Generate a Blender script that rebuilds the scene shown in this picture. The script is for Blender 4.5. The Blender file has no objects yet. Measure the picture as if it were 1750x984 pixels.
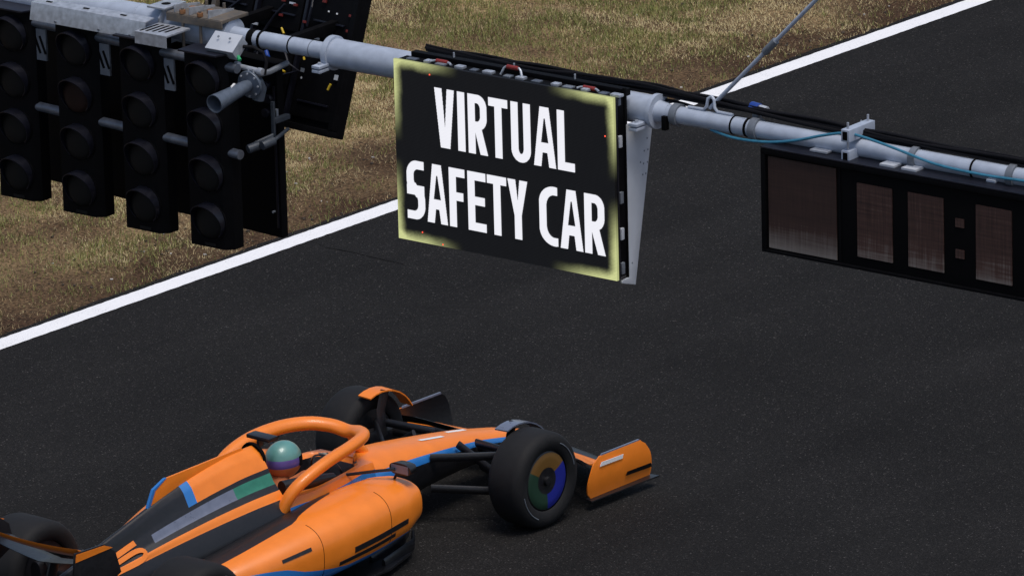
import bpy, bmesh, math, random
import numpy as np
from mathutils import Vector, Matrix
random.seed(7); rng = np.random.default_rng(7)
SC = bpy.context.scene; COL = SC.collection

# ------------------------------------------------------------------ camera, sky, sun, exposure
W, H, FPX = 1750.0, 984.0, 12513.0
PITCH, PHI, ROLL, DIST = math.radians(17), math.radians(49.35), math.radians(1.5), 58.9
va = math.pi/2 - PHI
_v = np.array([math.cos(va), math.sin(va), 0]); _r = np.array([math.sin(va), -math.cos(va), 0])
CF = _v*math.cos(PITCH) + np.array([0, 0, -math.sin(PITCH)]); _u = np.cross(_r, CF)
CR = _r*math.cos(ROLL) - _u*math.sin(ROLL); CU = _r*math.sin(ROLL) + _u*math.cos(ROLL)
CP = -DIST*CF
cd = bpy.data.cameras.new('camera'); cam = bpy.data.objects.new('camera', cd); COL.objects.link(cam)
cam.matrix_world = Matrix(((CR[0], CU[0], -CF[0], CP[0]), (CR[1], CU[1], -CF[1], CP[1]), (CR[2], CU[2], -CF[2], CP[2]), (0, 0, 0, 1)))
cd.sensor_width = 36; cd.lens = 36*FPX/W; cd.clip_start = 1; cd.clip_end = 3000
SC.camera = cam

SUN_EL, SUN_AZ = math.radians(72), math.radians(-105)   # azimuth of the sun, CCW from +x
wd = bpy.data.worlds.new('World'); SC.world = wd; wd.use_nodes = True
nt = wd.node_tree; bg = nt.nodes['Background']
sky = nt.nodes.new('ShaderNodeTexSky'); sky.sky_type = 'NISHITA'; sky.sun_disc = False
sky.sun_elevation = SUN_EL; sky.sun_rotation = math.pi/2 - SUN_AZ
sky.air_density = 1.0; sky.dust_density = 3.0; sky.ozone_density = 1.0
nt.links.new(sky.outputs[0], bg.inputs[0]); bg.inputs[1].default_value = 0.10
sd = bpy.data.lights.new('sun', 'SUN'); sd.energy = 1.5; sd.angle = math.radians(24); sd.color = (1.0, 0.95, 0.88)
sun = bpy.data.objects.new('sun', sd); COL.objects.link(sun)
_sd = Vector((math.cos(SUN_EL)*math.cos(SUN_AZ), math.cos(SUN_EL)*math.sin(SUN_AZ), math.sin(SUN_EL)))
sun.rotation_euler = _sd.to_track_quat('Z', 'Y').to_euler(); sun.location = (0, 0, 30)
vs = SC.view_settings; vs.view_transform = 'Standard'; vs.look = 'None'; vs.gamma = 1; vs.exposure = 0.3; vs.use_curve_mapping = False
SC.cycles.use_denoising = True; SC.cycles.max_bounces = 6

# ------------------------------------------------------------------ pixel -> place
def ray(x, y): return CF + CR*(x-W/2)/FPX + CU*(H/2-y)/FPX
def onz(x, y, z=0.0):
    d = ray(x, y); return CP + d*((z-CP[2])/d[2])
Z0 = 5.7                                                # height of the gantry arm over the track
A0 = onz(407, 61, Z0); B0 = onz(1749, 303, Z0)
AU = (B0-A0)/np.linalg.norm(B0-A0); AY = np.cross([0, 0, 1], AU); AAZ = math.atan2(AU[1], AU[0])
def G(px, py, off=0.0):                                 # pixel -> (s along arm, y away from the oncoming cars, z over arm axis)
    d = ray(px, py); t = ((A0+AY*off-CP)@AY)/(d@AY); P = CP+t*d
    return Vector(((P-A0)@AU, off, P[2]-Z0))

# ------------------------------------------------------------------ materials
def mat(name, col, rough=.5, metal=0, coat=0, var=.0, vscale=20, bump=0, bscale=60, spec=.5, emit=None, es=0, tint=None):
    m = bpy.data.materials.new(name); m.use_nodes = True; n = m.node_tree.nodes; l = m.node_tree.links
    b = n['Principled BSDF']; b.inputs['Base Color'].default_value = (*col, 1); b.inputs['Roughness'].default_value = rough
    b.inputs['Metallic'].default_value = metal; b.inputs['Coat Weight'].default_value = coat; b.inputs['Coat Roughness'].default_value = .08
    b.inputs['Specular IOR Level'].default_value = spec
    if emit: b.inputs['Emission Color'].default_value = (*emit, 1); b.inputs['Emission Strength'].default_value = es
    if var or bump:
        tc = n.new('ShaderNodeTexCoord')
    if var:
        no = n.new('ShaderNodeTexNoise'); no.inputs['Scale'].default_value = vscale; no.inputs['Detail'].default_value = 6
        l.new(tc.outputs['Object'], no.inputs['Vector'])
        mx = n.new('ShaderNodeMix'); mx.data_type = 'RGBA'
        c2 = tint or tuple(c*(1+var) for c in col); c1 = tuple(c*(1-var) for c in col)
        mx.inputs['A'].default_value = (*c1, 1); mx.inputs['B'].default_value = (*c2, 1)
        rp = n.new('ShaderNodeMapRange'); rp.inputs[1].default_value = .3; rp.inputs[2].default_value = .7
        l.new(no.outputs['Fac'], rp.inputs[0]); l.new(rp.outputs[0], mx.inputs['Factor']); l.new(mx.outputs['Result'], b.inputs['Base Color'])
        rr = n.new('ShaderNodeMapRange'); rr.inputs[3].default_value = max(0, rough-.12); rr.inputs[4].default_value = min(1, rough+.12)
        l.new(no.outputs['Fac'], rr.inputs[0]); l.new(rr.outputs[0], b.inputs['Roughness'])
    if bump:
        nb = n.new('ShaderNodeTexNoise'); nb.inputs['Scale'].default_value = bscale; nb.inputs['Detail'].default_value = 4
        l.new(tc.outputs['Object'], nb.inputs['Vector'])
        bp = n.new('ShaderNodeBump'); bp.inputs['Strength'].default_value = bump; bp.inputs['Distance'].default_value = .01
        l.new(nb.outputs['Fac'], bp.inputs['Height']); l.new(bp.outputs[0], b.inputs['Normal'])
    return m
M = {}
M['grey'] = mat('arm_paint', (.36, .41, .50), .42, 0, .1, .10, 14, .05, 40)
M['greydark'] = mat('arm_paint_dark', (.16, .18, .21), .5, .2, 0, .12, 20)
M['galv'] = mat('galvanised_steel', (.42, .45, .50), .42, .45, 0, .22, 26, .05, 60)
M['shadegalv'] = mat('shaded_galvanised_steel', (.13, .145, .175), .45, .5, 0, .2, 20)  # galvanised steel with the shadow on the cross tubes put into its colour
M['clipred'] = mat('dull_red_clip', (.13, .012, .008), .6)
M['linkgrey'] = mat('linkage_grey', (.045, .055, .07), .5, .2, 0, .2, 30)
M['rusty'] = mat('weathered_steel', (.17, .16, .15), .6, .4, 0, .3, 24, .15, 60, tint=(.20, .16, .12))
M['rust'] = mat('rust', (.22, .10, .04), .8, 0, 0, .3, 60)
M['alum'] = mat('white_plate', (.48, .51, .56), .45, .1, 0, .06, 9)
M['black'] = mat('black_housing', (.0022, .0022, .003), .65, 0, 0, .3, 18, .05, 90, .1)
M['matblack'] = mat('matt_black', (.002, .002, .0025), .85, 0, 0, .2, 25, 0, 60, .1)
M['visor'] = mat('visor_plastic', (.0065, .007, .013), .42, 0, 0, .2, 25, .05, 60, .4)
M['lens'] = mat('dark_lens', (.0068, .0066, .0064), .6, 0, 0, .15, 200, spec=.2)
M['lensred'] = mat('red_lens', (.017, .0075, .0055), .6, 0, 0, .3, 12, spec=.2)
M['cable'] = mat('black_cable', (.006, .006, .008), .75, 0, 0, .2, 30, spec=.15)
M['bluecable'] = mat('blue_cable', (.03, .17, .27), .45, 0, 0, .15, 30)
M['red'] = mat('red_grip', (.20, .018, .014), .5, 0, 0, .15, 40)
M['blueplastic'] = mat('blue_plastic', (.01, .05, .28), .4, 0, .2, .1, 40)
M['green'] = mat('green_sticker', (.01, .28, .10), .5, 0, 0, .1, 90)
M['yellow'] = mat('yellow_tag', (.55, .38, .02), .5, 0, 0, .1, 90)
M['white'] = mat('white_paint', (.75, .75, .75), .5, 0, 0, .06, 40)
M['horn'] = mat('horn_paint', (.10, .125, .165), .4, .2, .1, .12, 30)
M['orange'] = mat('papaya_paint', (.84, .215, .014), .42, 0, .25, .05, 8)
M['carblue'] = mat('blue_paint', (.02, .17, .50), .35, 0, .5, .05, 8)
M['carbon'] = mat('carbon_fibre', (.007, .007, .009), .42, 0, .12, .3, 40)
M['carbongrey'] = mat('grey_gloss', (.14, .16, .22), .3, .1, .4, .12, 14)
M['teal'] = mat('teal_panel', (.02, .17, .11), .4, 0, .3, .15, 14)
M['rubber'] = mat('tyre_rubber', (.009, .009, .010), .75, 0, 0, .25, 30, .1, 120, .3)
M['chrome_y'] = mat('cover_yellow', (.13, .062, .007), .6); M['chrome_g'] = mat('cover_green', (.008, .035, .018), .55)  # cover colours lowered to carry the shade on the rims
M['chrome_b'] = mat('cover_blue', (.004, .010, .22), .6); M['chrome_r'] = mat('cover_red', (.45, .04, .02), .45)

# ------------------------------------------------------------------ mesh building
class MB:
    def __init__(s): s.v = []; s.f = []; s.m = []
    def add(s, vs, fs, mi=0):
        b = len(s.v); s.v += [Vector(p) for p in vs]; s.f += [tuple(i+b for i in f) for f in fs]; s.m += [mi]*len(fs); return s
    def box(s, c, d, rot=None, mi=0):
        c = Vector(c); x, y, z = (k/2 for k in d); R = rot or Matrix.Identity(3)
        P = [c+R@Vector((a*x, b*y, e*z)) for e in (-1, 1) for a, b in ((-1, -1), (1, -1), (1, 1), (-1, 1))]
        return s.add(P, [(3, 2, 1, 0), (4, 5, 6, 7), (0, 1, 5, 4), (1, 2, 6, 5), (2, 3, 7, 6), (3, 0, 4, 7)], mi)
    def lo(s, a, b, mi=0): return s.box([(i+j)/2 for i, j in zip(a, b)], [abs(j-i) for i, j in zip(a, b)], None, mi)
    def cyl(s, p0, p1, r, n=20, r1=None, cap=True, mi=0, ph=0):
        return s.tube([p0, p1], [r, r if r1 is None else r1], n, cap, mi)
    def tube(s, path, r, n=10, cap=True, mi=0, flat=None):
        path = [Vector(p) for p in path]; k = len(path)
        rs = r if isinstance(r, (list, tuple)) else [r]*k
        d0 = (path[1]-path[0]).normalized(); up = Vector((0, 0, 1)) if abs(d0.z) < .9 else Vector((1, 0, 0))
        a = d0.cross(up).normalized(); P = []
        for i in range(k):
            d = (path[min(i+1, k-1)]-path[max(i-1, 0)]).normalized()
            a = (a-d*a.dot(d)).normalized(); b = d.cross(a)
            fb = flat or 1
            for j in range(n):
                t = 2*math.pi*j/n; P.append(path[i]+(a*math.cos(t)+b*math.sin(t)*fb)*rs[i])
        F = [(i*n+j, i*n+(j+1) % n, (i+1)*n+(j+1) % n, (i+1)*n+j) for i in range(k-1) for j in range(n)]
        if cap: F += [tuple(range(n-1, -1, -1)), tuple(range((k-1)*n, k*n))]
        return s.add(P, F, mi)
    def lathe(s, prof, c, ax, n=40, mi=0, mfun=None):   # prof: (radius, along axis); closed=False
        c = Vector(c); ax = Vector(ax).normalized(); up = Vector((0, 0, 1)) if abs(ax.z) < .9 else Vector((1, 0, 0))
        a = ax.cross(up).normalized(); b = ax.cross(a); P = []
        for r, h in prof:
            for j in range(n):
                t = 2*math.pi*j/n; P.append(c+ax*h+(a*math.cos(t)+b*math.sin(t))*r)
        k = len(prof)
        for i in range(k-1):
            pass
        b0 = len(s.v); s.v += P
        for i in range(k-1):
            for j in range(n):
                s.f.append((b0+i*n+j, b0+i*n+(j+1) % n, b0+(i+1)*n+(j+1) % n, b0+(i+1)*n+j)); s.m.append(mfun(i, j/n) if mfun else mi)
        return s
    def prism(s, poly, o, ex, ey, ez, th, mi=0):        # 2D polygon extruded th along ez (centred)
        o, ex, ey, ez = map(Vector, (o, ex, ey, ez)); n = len(poly)
        P = [o+ex*a+ey*b-ez*th/2 for a, b in poly]+[o+ex*a+ey*b+ez*th/2 for a, b in poly]
        F = [tuple(range(n-1, -1, -1)), tuple(range(n, 2*n))]+[(i, (i+1) % n, n+(i+1) % n, n+i) for i in range(n)]
        return s.add(P, F, mi)
    def loft(s, rings, cap=True, mi=0, mfun=None):
        n = len(rings[0]); k = len(rings); b = len(s.v)
        for r in rings: s.v += [Vector(p) for p in r]
        for i in range(k-1):
            for j in range(n):
                f = (b+i*n+j, b+i*n+(j+1) % n, b+(i+1)*n+(j+1) % n, b+(i+1)*n+j); s.f.append(f)
                s.m.append(mfun(sum((s.v[q] for q in f), Vector())/4, j/n) if mfun else mi)
        if cap:
            s.f += [tuple(b+j for j in range(n-1, -1, -1)), tuple(b+(k-1)*n+j for j in range(n))]
            s.m += [cap if isinstance(cap, int) and cap is not True else mi, mi]
        return s
    def build(s, name, mats, parent=None, origin=(0, 0, 0), bevel=0, smooth=35, seg=2):
        mats = mats if isinstance(mats, (list, tuple)) else [mats]
        me = bpy.data.meshes.new(name); o = Vector(origin)
        me.from_pydata([tuple(p-o) for p in s.v], [], s.f)
        for m in mats: me.materials.append(M[m] if isinstance(m, str) else m)
        for p, i in zip(me.polygons, s.m): p.material_index = i
        bm = bmesh.new(); bm.from_mesh(me)
        bmesh.ops.recalc_face_normals(bm, faces=bm.faces)
        if bevel:
            es = [e for e in bm.edges if len(e.link_faces) == 2 and e.calc_face_angle(0) > math.radians(35)]
            bmesh.ops.bevel(bm, geom=es, offset=bevel, segments=seg, affect='EDGES', profile=.7, clamp_overlap=True)
        bm.to_mesh(me); bm.free()
        for p in me.polygons: p.use_smooth = True
        me.set_sharp_from_angle(angle=math.radians(smooth))
        ob = bpy.data.objects.new(name, me); COL.objects.link(ob)
        if parent is not None: ob.parent = parent
        return ob
def tag(o, label=None, cat=None, group=None, kind=None):
    if label: o['label'] = label
    if cat: o['category'] = cat
    if group: o['group'] = group
    if kind: o['kind'] = kind
    return o
def empty(name, loc, rz=0):
    o = bpy.data.objects.new(name, None); COL.objects.link(o); o.location = loc; o.rotation_euler = (0, 0, rz); o.empty_display_size = .2; return o
class AT:                                               # a thing built in arm coordinates
    def __init__(s, name, label, cat, org, group=None):
        s.o = Vector(org); p = A0+AU*s.o.x+AY*s.o.y; s.e = empty(name, (p[0], p[1], Z0+s.o.z), AAZ); tag(s.e, label, cat, group)
    def part(s, mb, name, m, bevel=0, parent=None, smooth=35, seg=2):
        return mb.build(name, m, parent or s.e, s.o, bevel, smooth, seg)

# ================================================================== SETTING
YL = 2.315                                              # middle of the painted line
def vnoise(x, y, sc, seed):
    r = np.random.default_rng(seed); T = r.random((64, 64)); X = x*sc; Y = y*sc
    xi = np.floor(X).astype(int); yi = np.floor(Y).astype(int); fx = X-xi; fy = Y-yi; fx = fx*fx*(3-2*fx); fy = fy*fy*(3-2*fy)
    g = lambda a, b: T[a % 64, b % 64]
    return (g(xi, yi)*(1-fx)+g(xi+1, yi)*fx)*(1-fy)+(g(xi, yi+1)*(1-fx)+g(xi+1, yi+1)*fx)*fy
def fbm(x, y, sc, seed, oc=4): return sum(vnoise(x, y, sc*2**i, seed+i)*.5**i for i in range(oc))/sum(.5**i for i in range(oc))
EDGE = YL+.175
def edge_y(x): return EDGE+.05*(fbm(x, x*0+3, 1.1, 50)-.5)+.05*(fbm(x, x*0+9, 6, 51)-.5)
def terrain_z(x, y):
    d = np.clip((y-EDGE)/.6, 0, 1); return -.012+d*.03+d*(.07*(fbm(x, y, .8, 5)-.5)+.04*(fbm(x, y, 4, 6)-.5))

def ground_material():
    m = bpy.data.materials.new('dry_soil'); m.use_nodes = True; n = m.node_tree.nodes; l = m.node_tree.links; b = n['Principled BSDF']
    b.inputs['Roughness'].default_value = .95; b.inputs['Specular IOR Level'].default_value = .15
    tc = n.new('ShaderNodeTexCoord')
    def noise(sc, det=6): 
        q = n.new('ShaderNodeTexNoise'); q.inputs['Scale'].default_value = sc; q.inputs['Detail'].default_value = det; l.new(tc.outputs['Object'], q.inputs['Vector']); return q
    a = noise(1.1); r = n.new('ShaderNodeValToRGB'); e = r.color_ramp.elements
    e[0].position = .32; e[0].color = (.075, .048, .028, 1); e[1].position = .66; e[1].color = (.25, .185, .105, 1)
    x = r.color_ramp.elements.new(.5); x.color = (.15, .105, .062, 1)
    sp = n.new('ShaderNodeSeparateXYZ'); l.new(tc.outputs['Object'], sp.inputs[0]); nb = noise(1.3, 5)
    yy = n.new('ShaderNodeMath'); yy.operation = 'MULTIPLY_ADD'; l.new(nb.outputs['Fac'], yy.inputs[0]); yy.inputs[1].default_value = -3.2; l.new(sp.outputs['Y'], yy.inputs[2])
    ed = n.new('ShaderNodeMapRange'); l.new(yy.outputs[0], ed.inputs[0]); ed.inputs[1].default_value = EDGE-1.75; ed.inputs[2].default_value = EDGE-.1; ed.inputs[3].default_value = 1; ed.inputs[4].default_value = 0
    bare = n.new('ShaderNodeMix'); bare.data_type = 'RGBA'; l.new(ed.outputs[0], bare.inputs['Factor']); l.new(r.outputs[0], bare.inputs['A']); bare.inputs['B'].default_value = (.052, .031, .019, 1)
    f = noise(38, 8); mx = n.new('ShaderNodeMix'); mx.data_type = 'RGBA'; mx.blend_type = 'MULTIPLY'; mx.inputs['Factor'].default_value = 1
    r2 = n.new('ShaderNodeValToRGB'); r2.color_ramp.elements[0].color = (.22, .2, .18, 1); r2.color_ramp.elements[0].position = .3; r2.color_ramp.elements[1].color = (1.9, 1.8, 1.6, 1); r2.color_ramp.elements[1].position = .75
    l.new(a.outputs['Fac'], r.inputs[0]); l.new(f.outputs['Fac'], r2.inputs[0]); l.new(bare.outputs['Result'], mx.inputs['A']); l.new(r2.outputs[0], mx.inputs['B'])
    l.new(mx.outputs['Result'], b.inputs['Base Color'])
    bp = n.new('ShaderNodeBump'); bp.inputs['Strength'].default_value = .7; bp.inputs['Distance'].default_value = .02; l.new(f.outputs['Fac'], bp.inputs['Height']); l.new(bp.outputs[0], b.inputs['Normal'])
    return m
def asphalt_material():
    m = bpy.data.materials.new('asphalt'); m.use_nodes = True; n = m.node_tree.nodes; l = m.node_tree.links; b = n['Principled BSDF']
    b.inputs['Specular IOR Level'].default_value = .08
    tc = n.new('ShaderNodeTexCoord')
    vo = n.new('ShaderNodeTexVoronoi'); vo.inputs['Scale'].default_value = 105; l.new(tc.outputs['Object'], vo.inputs['Vector'])
    no = n.new('ShaderNodeTexNoise'); no.inputs['Scale'].default_value = .45; no.inputs['Detail'].default_value = 5; l.new(tc.outputs['Object'], no.inputs['Vector'])
    mp = n.new('ShaderNodeMapping'); mp.inputs['Scale'].default_value = (.06, 1.6, 1); l.new(tc.outputs['Object'], mp.inputs['Vector'])
    st = n.new('ShaderNodeTexNoise'); st.inputs['Scale'].default_value = 1; st.inputs['Detail'].default_value = 4; l.new(mp.outputs[0], st.inputs['Vector'])
    rs = n.new('ShaderNodeSeparateColor'); l.new(vo.outputs['Color'], rs.inputs[0])
    rp = n.new('ShaderNodeValToRGB'); E = rp.color_ramp.elements     # stones: mostly dark, a few pale
    E[0].position = 0; E[0].color = (.0095, .0092, .0092, 1); E[1].position = 1; E[1].color = (.085, .08, .075, 1)
    for p_, c_ in ((.5, .0125), (.9, .0185), (.97, .027), (.992, .048)):
        q = E.new(p_); q.color = (c_, c_*.95, c_*.93, 1)
    l.new(rs.outputs[0], rp.inputs[0])
    md = n.new('ShaderNodeMath'); md.operation = 'MULTIPLY_ADD'; l.new(no.outputs['Fac'], md.inputs[0]); md.inputs[1].default_value = .9; md.inputs[2].default_value = .55
    m2 = n.new('ShaderNodeMath'); m2.operation = 'MULTIPLY_ADD'; l.new(st.outputs['Fac'], m2.inputs[0]); m2.inputs[1].default_value = .7; m2.inputs[2].default_value = .65
    m3 = n.new('ShaderNodeMath'); m3.operation = 'MULTIPLY'; l.new(md.outputs[0], m3.inputs[0]); l.new(m2.outputs[0], m3.inputs[1])
    mx = n.new('ShaderNodeVectorMath'); mx.operation = 'SCALE'; l.new(rp.outputs[0], mx.inputs[0]); l.new(m3.outputs[0], mx.inputs['Scale'])
    l.new(mx.outputs[0], b.inputs['Base Color'])
    b.inputs['Roughness'].default_value = .85
    bp = n.new('ShaderNodeBump'); bp.inputs['Strength'].default_value = .5; bp.inputs['Distance'].default_value = .006
    l.new(vo.outputs['Distance'], bp.inputs['Height']); bp.invert = True; l.new(bp.outputs[0], b.inputs['Normal'])
    return m
def line_material():
    m = bpy.data.materials.new('line_paint'); m.use_nodes = True; n = m.node_tree.nodes; l = m.node_tree.links; b = n['Principled BSDF']
    tc = n.new('ShaderNodeTexCoord'); no = n.new('ShaderNodeTexNoise'); no.inputs['Scale'].default_value = 70; no.inputs['Detail'].default_value = 6; l.new(tc.outputs['Object'], no.inputs['Vector'])
    n2 = n.new('ShaderNodeTexNoise'); n2.inputs['Scale'].default_value = 2.2; n2.inputs['Detail'].default_value = 4; l.new(tc.outputs['Object'], n2.inputs['Vector'])
    ad = n.new('ShaderNodeMath'); ad.operation = 'MULTIPLY_ADD'; l.new(n2.outputs['Fac'], ad.inputs[0]); ad.inputs[1].default_value = .35; l.new(no.outputs['Fac'], ad.inputs[2])
    rp = n.new('ShaderNodeValToRGB'); E = rp.color_ramp.elements; E[0].position = .40; E[0].color = (.10, .10, .10, 1); E[1].position = .52; E[1].color = (.78, .78, .79, 1)
    q = E.new(.45); q.color = (.55, .55, .55, 1); q = E.new(.8); q.color = (.86, .86, .87, 1)
    l.new(ad.outputs[0], rp.inputs[0]); l.new(rp.outputs[0], b.inputs['Base Color']); b.inputs['Roughness'].default_value = .6
    bp = n.new('ShaderNodeBump'); bp.inputs['Strength'].default_value = .3; bp.inputs['Distance'].default_value = .004; l.new(no.outputs['Fac'], bp.inputs['Height']); l.new(bp.outputs[0], b.inputs['Normal'])
    return m
M['soil'] = ground_material(); M['asphalt'] = asphalt_material(); M['line'] = line_material()

def np_mesh(name, V, F, m, kind=None, smooth=True):
    me = bpy.data.meshes.new(name); V = np.asarray(V, np.float32); F = np.asarray(F, np.int32); k = F.shape[1]
    me.vertices.add(len(V)); me.vertices.foreach_set('co', V.ravel()); me.loops.add(F.size); me.loops.foreach_set('vertex_index', F.ravel())
    me.polygons.add(len(F)); me.polygons.foreach_set('loop_start', np.arange(0, F.size, k, dtype=np.int32)); me.polygons.foreach_set('loop_total', np.full(len(F), k, np.int32))
    me.update(); me.validate()
    if smooth: me.polygons.foreach_set('use_smooth', np.ones(len(me.polygons), bool))
    me.materials.append(m); o = bpy.data.objects.new(name, me); COL.objects.link(o)
    if kind: o['kind'] = kind
    return o
def grid(xs, ys, zf):
    X, Y = np.meshgrid(xs, ys, indexing='ij'); Z = zf(X, Y); n = len(ys); V = np.stack([X, Y, Z], -1).reshape(-1, 3)
    i, j = np.meshgrid(np.arange(len(xs)-1), np.arange(n-1), indexing='ij'); a = (i*n+j).ravel()
    return V, np.stack([a, a+n, a+n+1, a+1], -1)
q = 900.0
np_mesh('ground', [(-q, -q, -.12), (q, -q, -.12), (q, q, -.12), (-q, q, -.12)], [(0, 1, 2, 3)], M['soil'], 'structure')
# asphalt, its far edge slightly ragged
xs = np.concatenate([[-300, -100, -40], np.arange(-16, 26, .07), [60, 120, 300]])
ye = edge_y(xs); V = np.concatenate([np.stack([xs, np.full_like(xs, -14.), xs*0], -1), np.stack([xs, ye, xs*0], -1)]); k = len(xs); a = np.arange(k-1)
np_mesh('track', V, np.stack([a, a+1, a+k+1, a+k], -1), M['asphalt'], 'structure')
xs = np.concatenate([[-300, -60], np.arange(-16, 26, .05), [60, 300]])
j1 = (rng.random(len(xs))-.5)*.008; j2 = (rng.random(len(xs))-.5)*.008
V = np.concatenate([np.stack([xs, YL-.10+j1, xs*0+.004], -1), np.stack([xs, YL+.10+j2, xs*0+.004], -1)]); k = len(xs); a = np.arange(k-1)
np_mesh('edge_line', V, np.stack([a, a+1, a+k+1, a+k], -1), M['line'], 'structure')
sm_ = [onz(*p_) for p_ in ((530, 412), (560, 424), (600, 431), (640, 441), (690, 452))]
V = []; 
for p_ in sm_: V += [(p_[0]-.003, p_[1]-.006, .003), (p_[0]+.003, p_[1]+.006, .003)]
M['tar'] = mat('tar_seam', (.004, .004, .004), 1, spec=0, var=.3)
np_mesh('track_seam', V, [(2*i_, 2*i_+2, 2*i_+3, 2*i_+1) for i_ in range(len(sm_)-1)], M['tar'], 'structure')
V = [(x, y, .004) for x in (-300, 300) for y in (-12.6, -12.4)]
np_mesh('edge_line', V, [(0, 2, 3, 1)], M['line'], 'structure')
V, F = grid(np.concatenate([[-120, -60, -30], np.arange(-14, 24, .08), [40, 80, 120]]), np.concatenate([np.arange(YL+.10, 14, .08), [20, 40, 90]]), terrain_z)
np_mesh('grass_verge', V, F, M['soil'], 'structure')

# ------------------------------------------------------------------ grass (uncountable): short dry blades and straw
def grass():
    N = 1500000
    x = rng.uniform(-9, 18, N); y = EDGE-.035+rng.uniform(0, 1, N)**1.0*10.6
    # keep a band around the view
    d = y-EDGE
    pr = proj_many(np.stack([x, y, x*0], -1)); k = (pr[:, 0] > -260) & (pr[:, 0] < 2010) & (pr[:, 1] > -330) & (pr[:, 1] < 700)
    x, y, d = x[k], y[k], d[k]
    bare = fbm(x, y, .9, 20); fine = fbm(x, y, 5, 24, 3)
    dens = np.clip(.12+1.9*(bare-.40)+1.3*(fine-.45)+np.clip(d/2.2, 0, 1)*.85-.30, .14, 1)
    k = rng.random(len(x)) < dens; x, y, d, bare = x[k], y[k], d[k], bare[k]
    n = len(x); gr = fbm(x, y, .55, 31); g2 = fbm(x, y, 3.2, 35, 3)
    green = np.clip((gr-.45)*3.4+(g2-.5)*3.4+np.clip(d/5, 0, .4), 0, 1)*.70
    isg = rng.random(n) < green
    L = rng.uniform(.016, .046, n)*(1+.45*isg)*(.7+.7*fbm(x, y, 2.5, 41, 2)); Wd = rng.uniform(.0018, .0042, n)
    az = rng.uniform(0, 2*np.pi, n); lean = np.where(isg, rng.uniform(.15, .9, n), rng.uniform(.5, 1.5, n))
    z = terrain_z(x, y)-.003
    dx, dy = np.cos(az), np.sin(az); tip = np.stack([x+dx*L*np.sin(lean), y+dy*L*np.sin(lean), z+L*np.cos(lean)+.004], -1)
    p0 = np.stack([x-dy*Wd, y+dx*Wd, z], -1); p1 = np.stack([x+dy*Wd, y-dx*Wd, z], -1)
    V = np.stack([p0, p1, tip], 1).reshape(-1, 3); F = np.arange(3*n).reshape(-1, 3)
    o = np_mesh('dry_grass', V, F, grass_material(), 'stuff', False)
    straw = np.array([.45, .365, .175]); pale = np.array([.60, .50, .29]); brown = np.array([.145, .095, .055]); gc = np.array([.27, .265, .085]); gd = np.array([.13, .155, .05])
    t = rng.random((n, 1)); b2 = np.clip((.52-bare)*3.4+.75*np.clip(1-d/1.5, 0, 1), 0, 1)[:, None]*rng.uniform(.3, 1, (n, 1))
    c = straw*(1-t)+pale*t; c = c*(1-b2)+brown*b2; g = gc*(1-t)+gd*t; c = np.where(isg[:, None], g*(.75+.5*rng.random((n, 1))), c)
    at = o.data.attributes.new('tone', 'FLOAT_COLOR', 'POINT'); C4 = np.concatenate([c, np.ones((n, 1))], 1).repeat(3, 0).astype(np.float32); at.data.foreach_set('color', C4.ravel())
    tag(o, 'short dry straw and green grass growing beside the track', 'grass')
def proj_many(P):
    q = P-CP; z = q@CF; return np.stack([W/2+FPX*(q@CR)/z, H/2-FPX*(q@CU)/z], -1)
def grass_material():
    m = bpy.data.materials.new('grass_blades'); m.use_nodes = True; n = m.node_tree.nodes; b = n['Principled BSDF']
    a = n.new('ShaderNodeAttribute'); a.attribute_name = 'tone'; m.node_tree.links.new(a.outputs['Color'], b.inputs['Base Color']); b.inputs['Roughness'].default_value = .8; b.inputs['Specular IOR Level'].default_value = .2
    return m
grass()
# loose pale stones and dark clods at the track's edge
mb = MB()
for i in range(420):
    x = random.uniform(-8, 16); y = EDGE+abs(random.gauss(0, .9))+.02; s = random.uniform(.008, .026)
    z = float(terrain_z(np.array([x]), np.array([y]))[0]); R = Matrix.Rotation(random.uniform(0, 6), 3, 'Z')@Matrix.Rotation(random.uniform(0, 6), 3, 'X')
    mb.box((x, y, z+s*.25), (s, s*random.uniform(.5, 1), s*random.uniform(.4, .9)), R, random.choice([0, 0, 0, 0, 1]))
M['clod'] = mat('earth_clod', (.05, .036, .025), .9, 0, 0, .3, 60); M['stone'] = mat('pale_stone', (.42, .40, .37), .9, 0, 0, .2, 60)
tag(mb.build('gravel', ['clod', 'stone'], smooth=20), 'loose clods and pale stones along the track edge', 'gravel', kind='stuff')

# ================================================================== GANTRY
RP, RS = .0525, .090                                   # pole and sleeve radius
ga = AT('gantry_arm', 'long light grey tubular gantry arm crossing over the track', 'gantry', (9.2, 0, -Z0))
P = ga.part
P(MB().cyl((-3.2, 0, 0), (11.2, 0, 0), RP, 32), 'pole', 'grey')
P(MB().cyl((-3.0, 0, 0), (-.06, 0, 0), RS, 36), 'sleeve', 'grey')
P(MB().cyl((.74, 0, 0), (3.17, 0, 0), RS, 36), 'sleeve', 'grey')
for s0, s1, r in ((-.075, -.03, .103), (.725, .765, .106), (3.155, 3.185, .104), (-.78, -.765, .093)):
    P(MB().cyl((s0, 0, 0), (s1, 0, 0), r, 36), 'collar', 'grey', .003)
for s in (.745, 3.12):                                   # clamp ears with bolts
    e = P(MB().lo((s-.03, -.175, -.062), (s+.03, -.08, -.045)).lo((s-.03, -.175, -.088), (s+.03, -.08, -.071)), 'clamp_ear', 'grey', .002)
    P(MB().cyl((s, -.135, -.10), (s, -.135, -.03), .011, 6), 'bolt', 'galv', 0, e)
def ring(s0, s1, m, name='band', r=RP+.004): return P(MB().cyl((s0, 0, 0), (s1, 0, 0), r, 32), name, m, .001)
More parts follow.
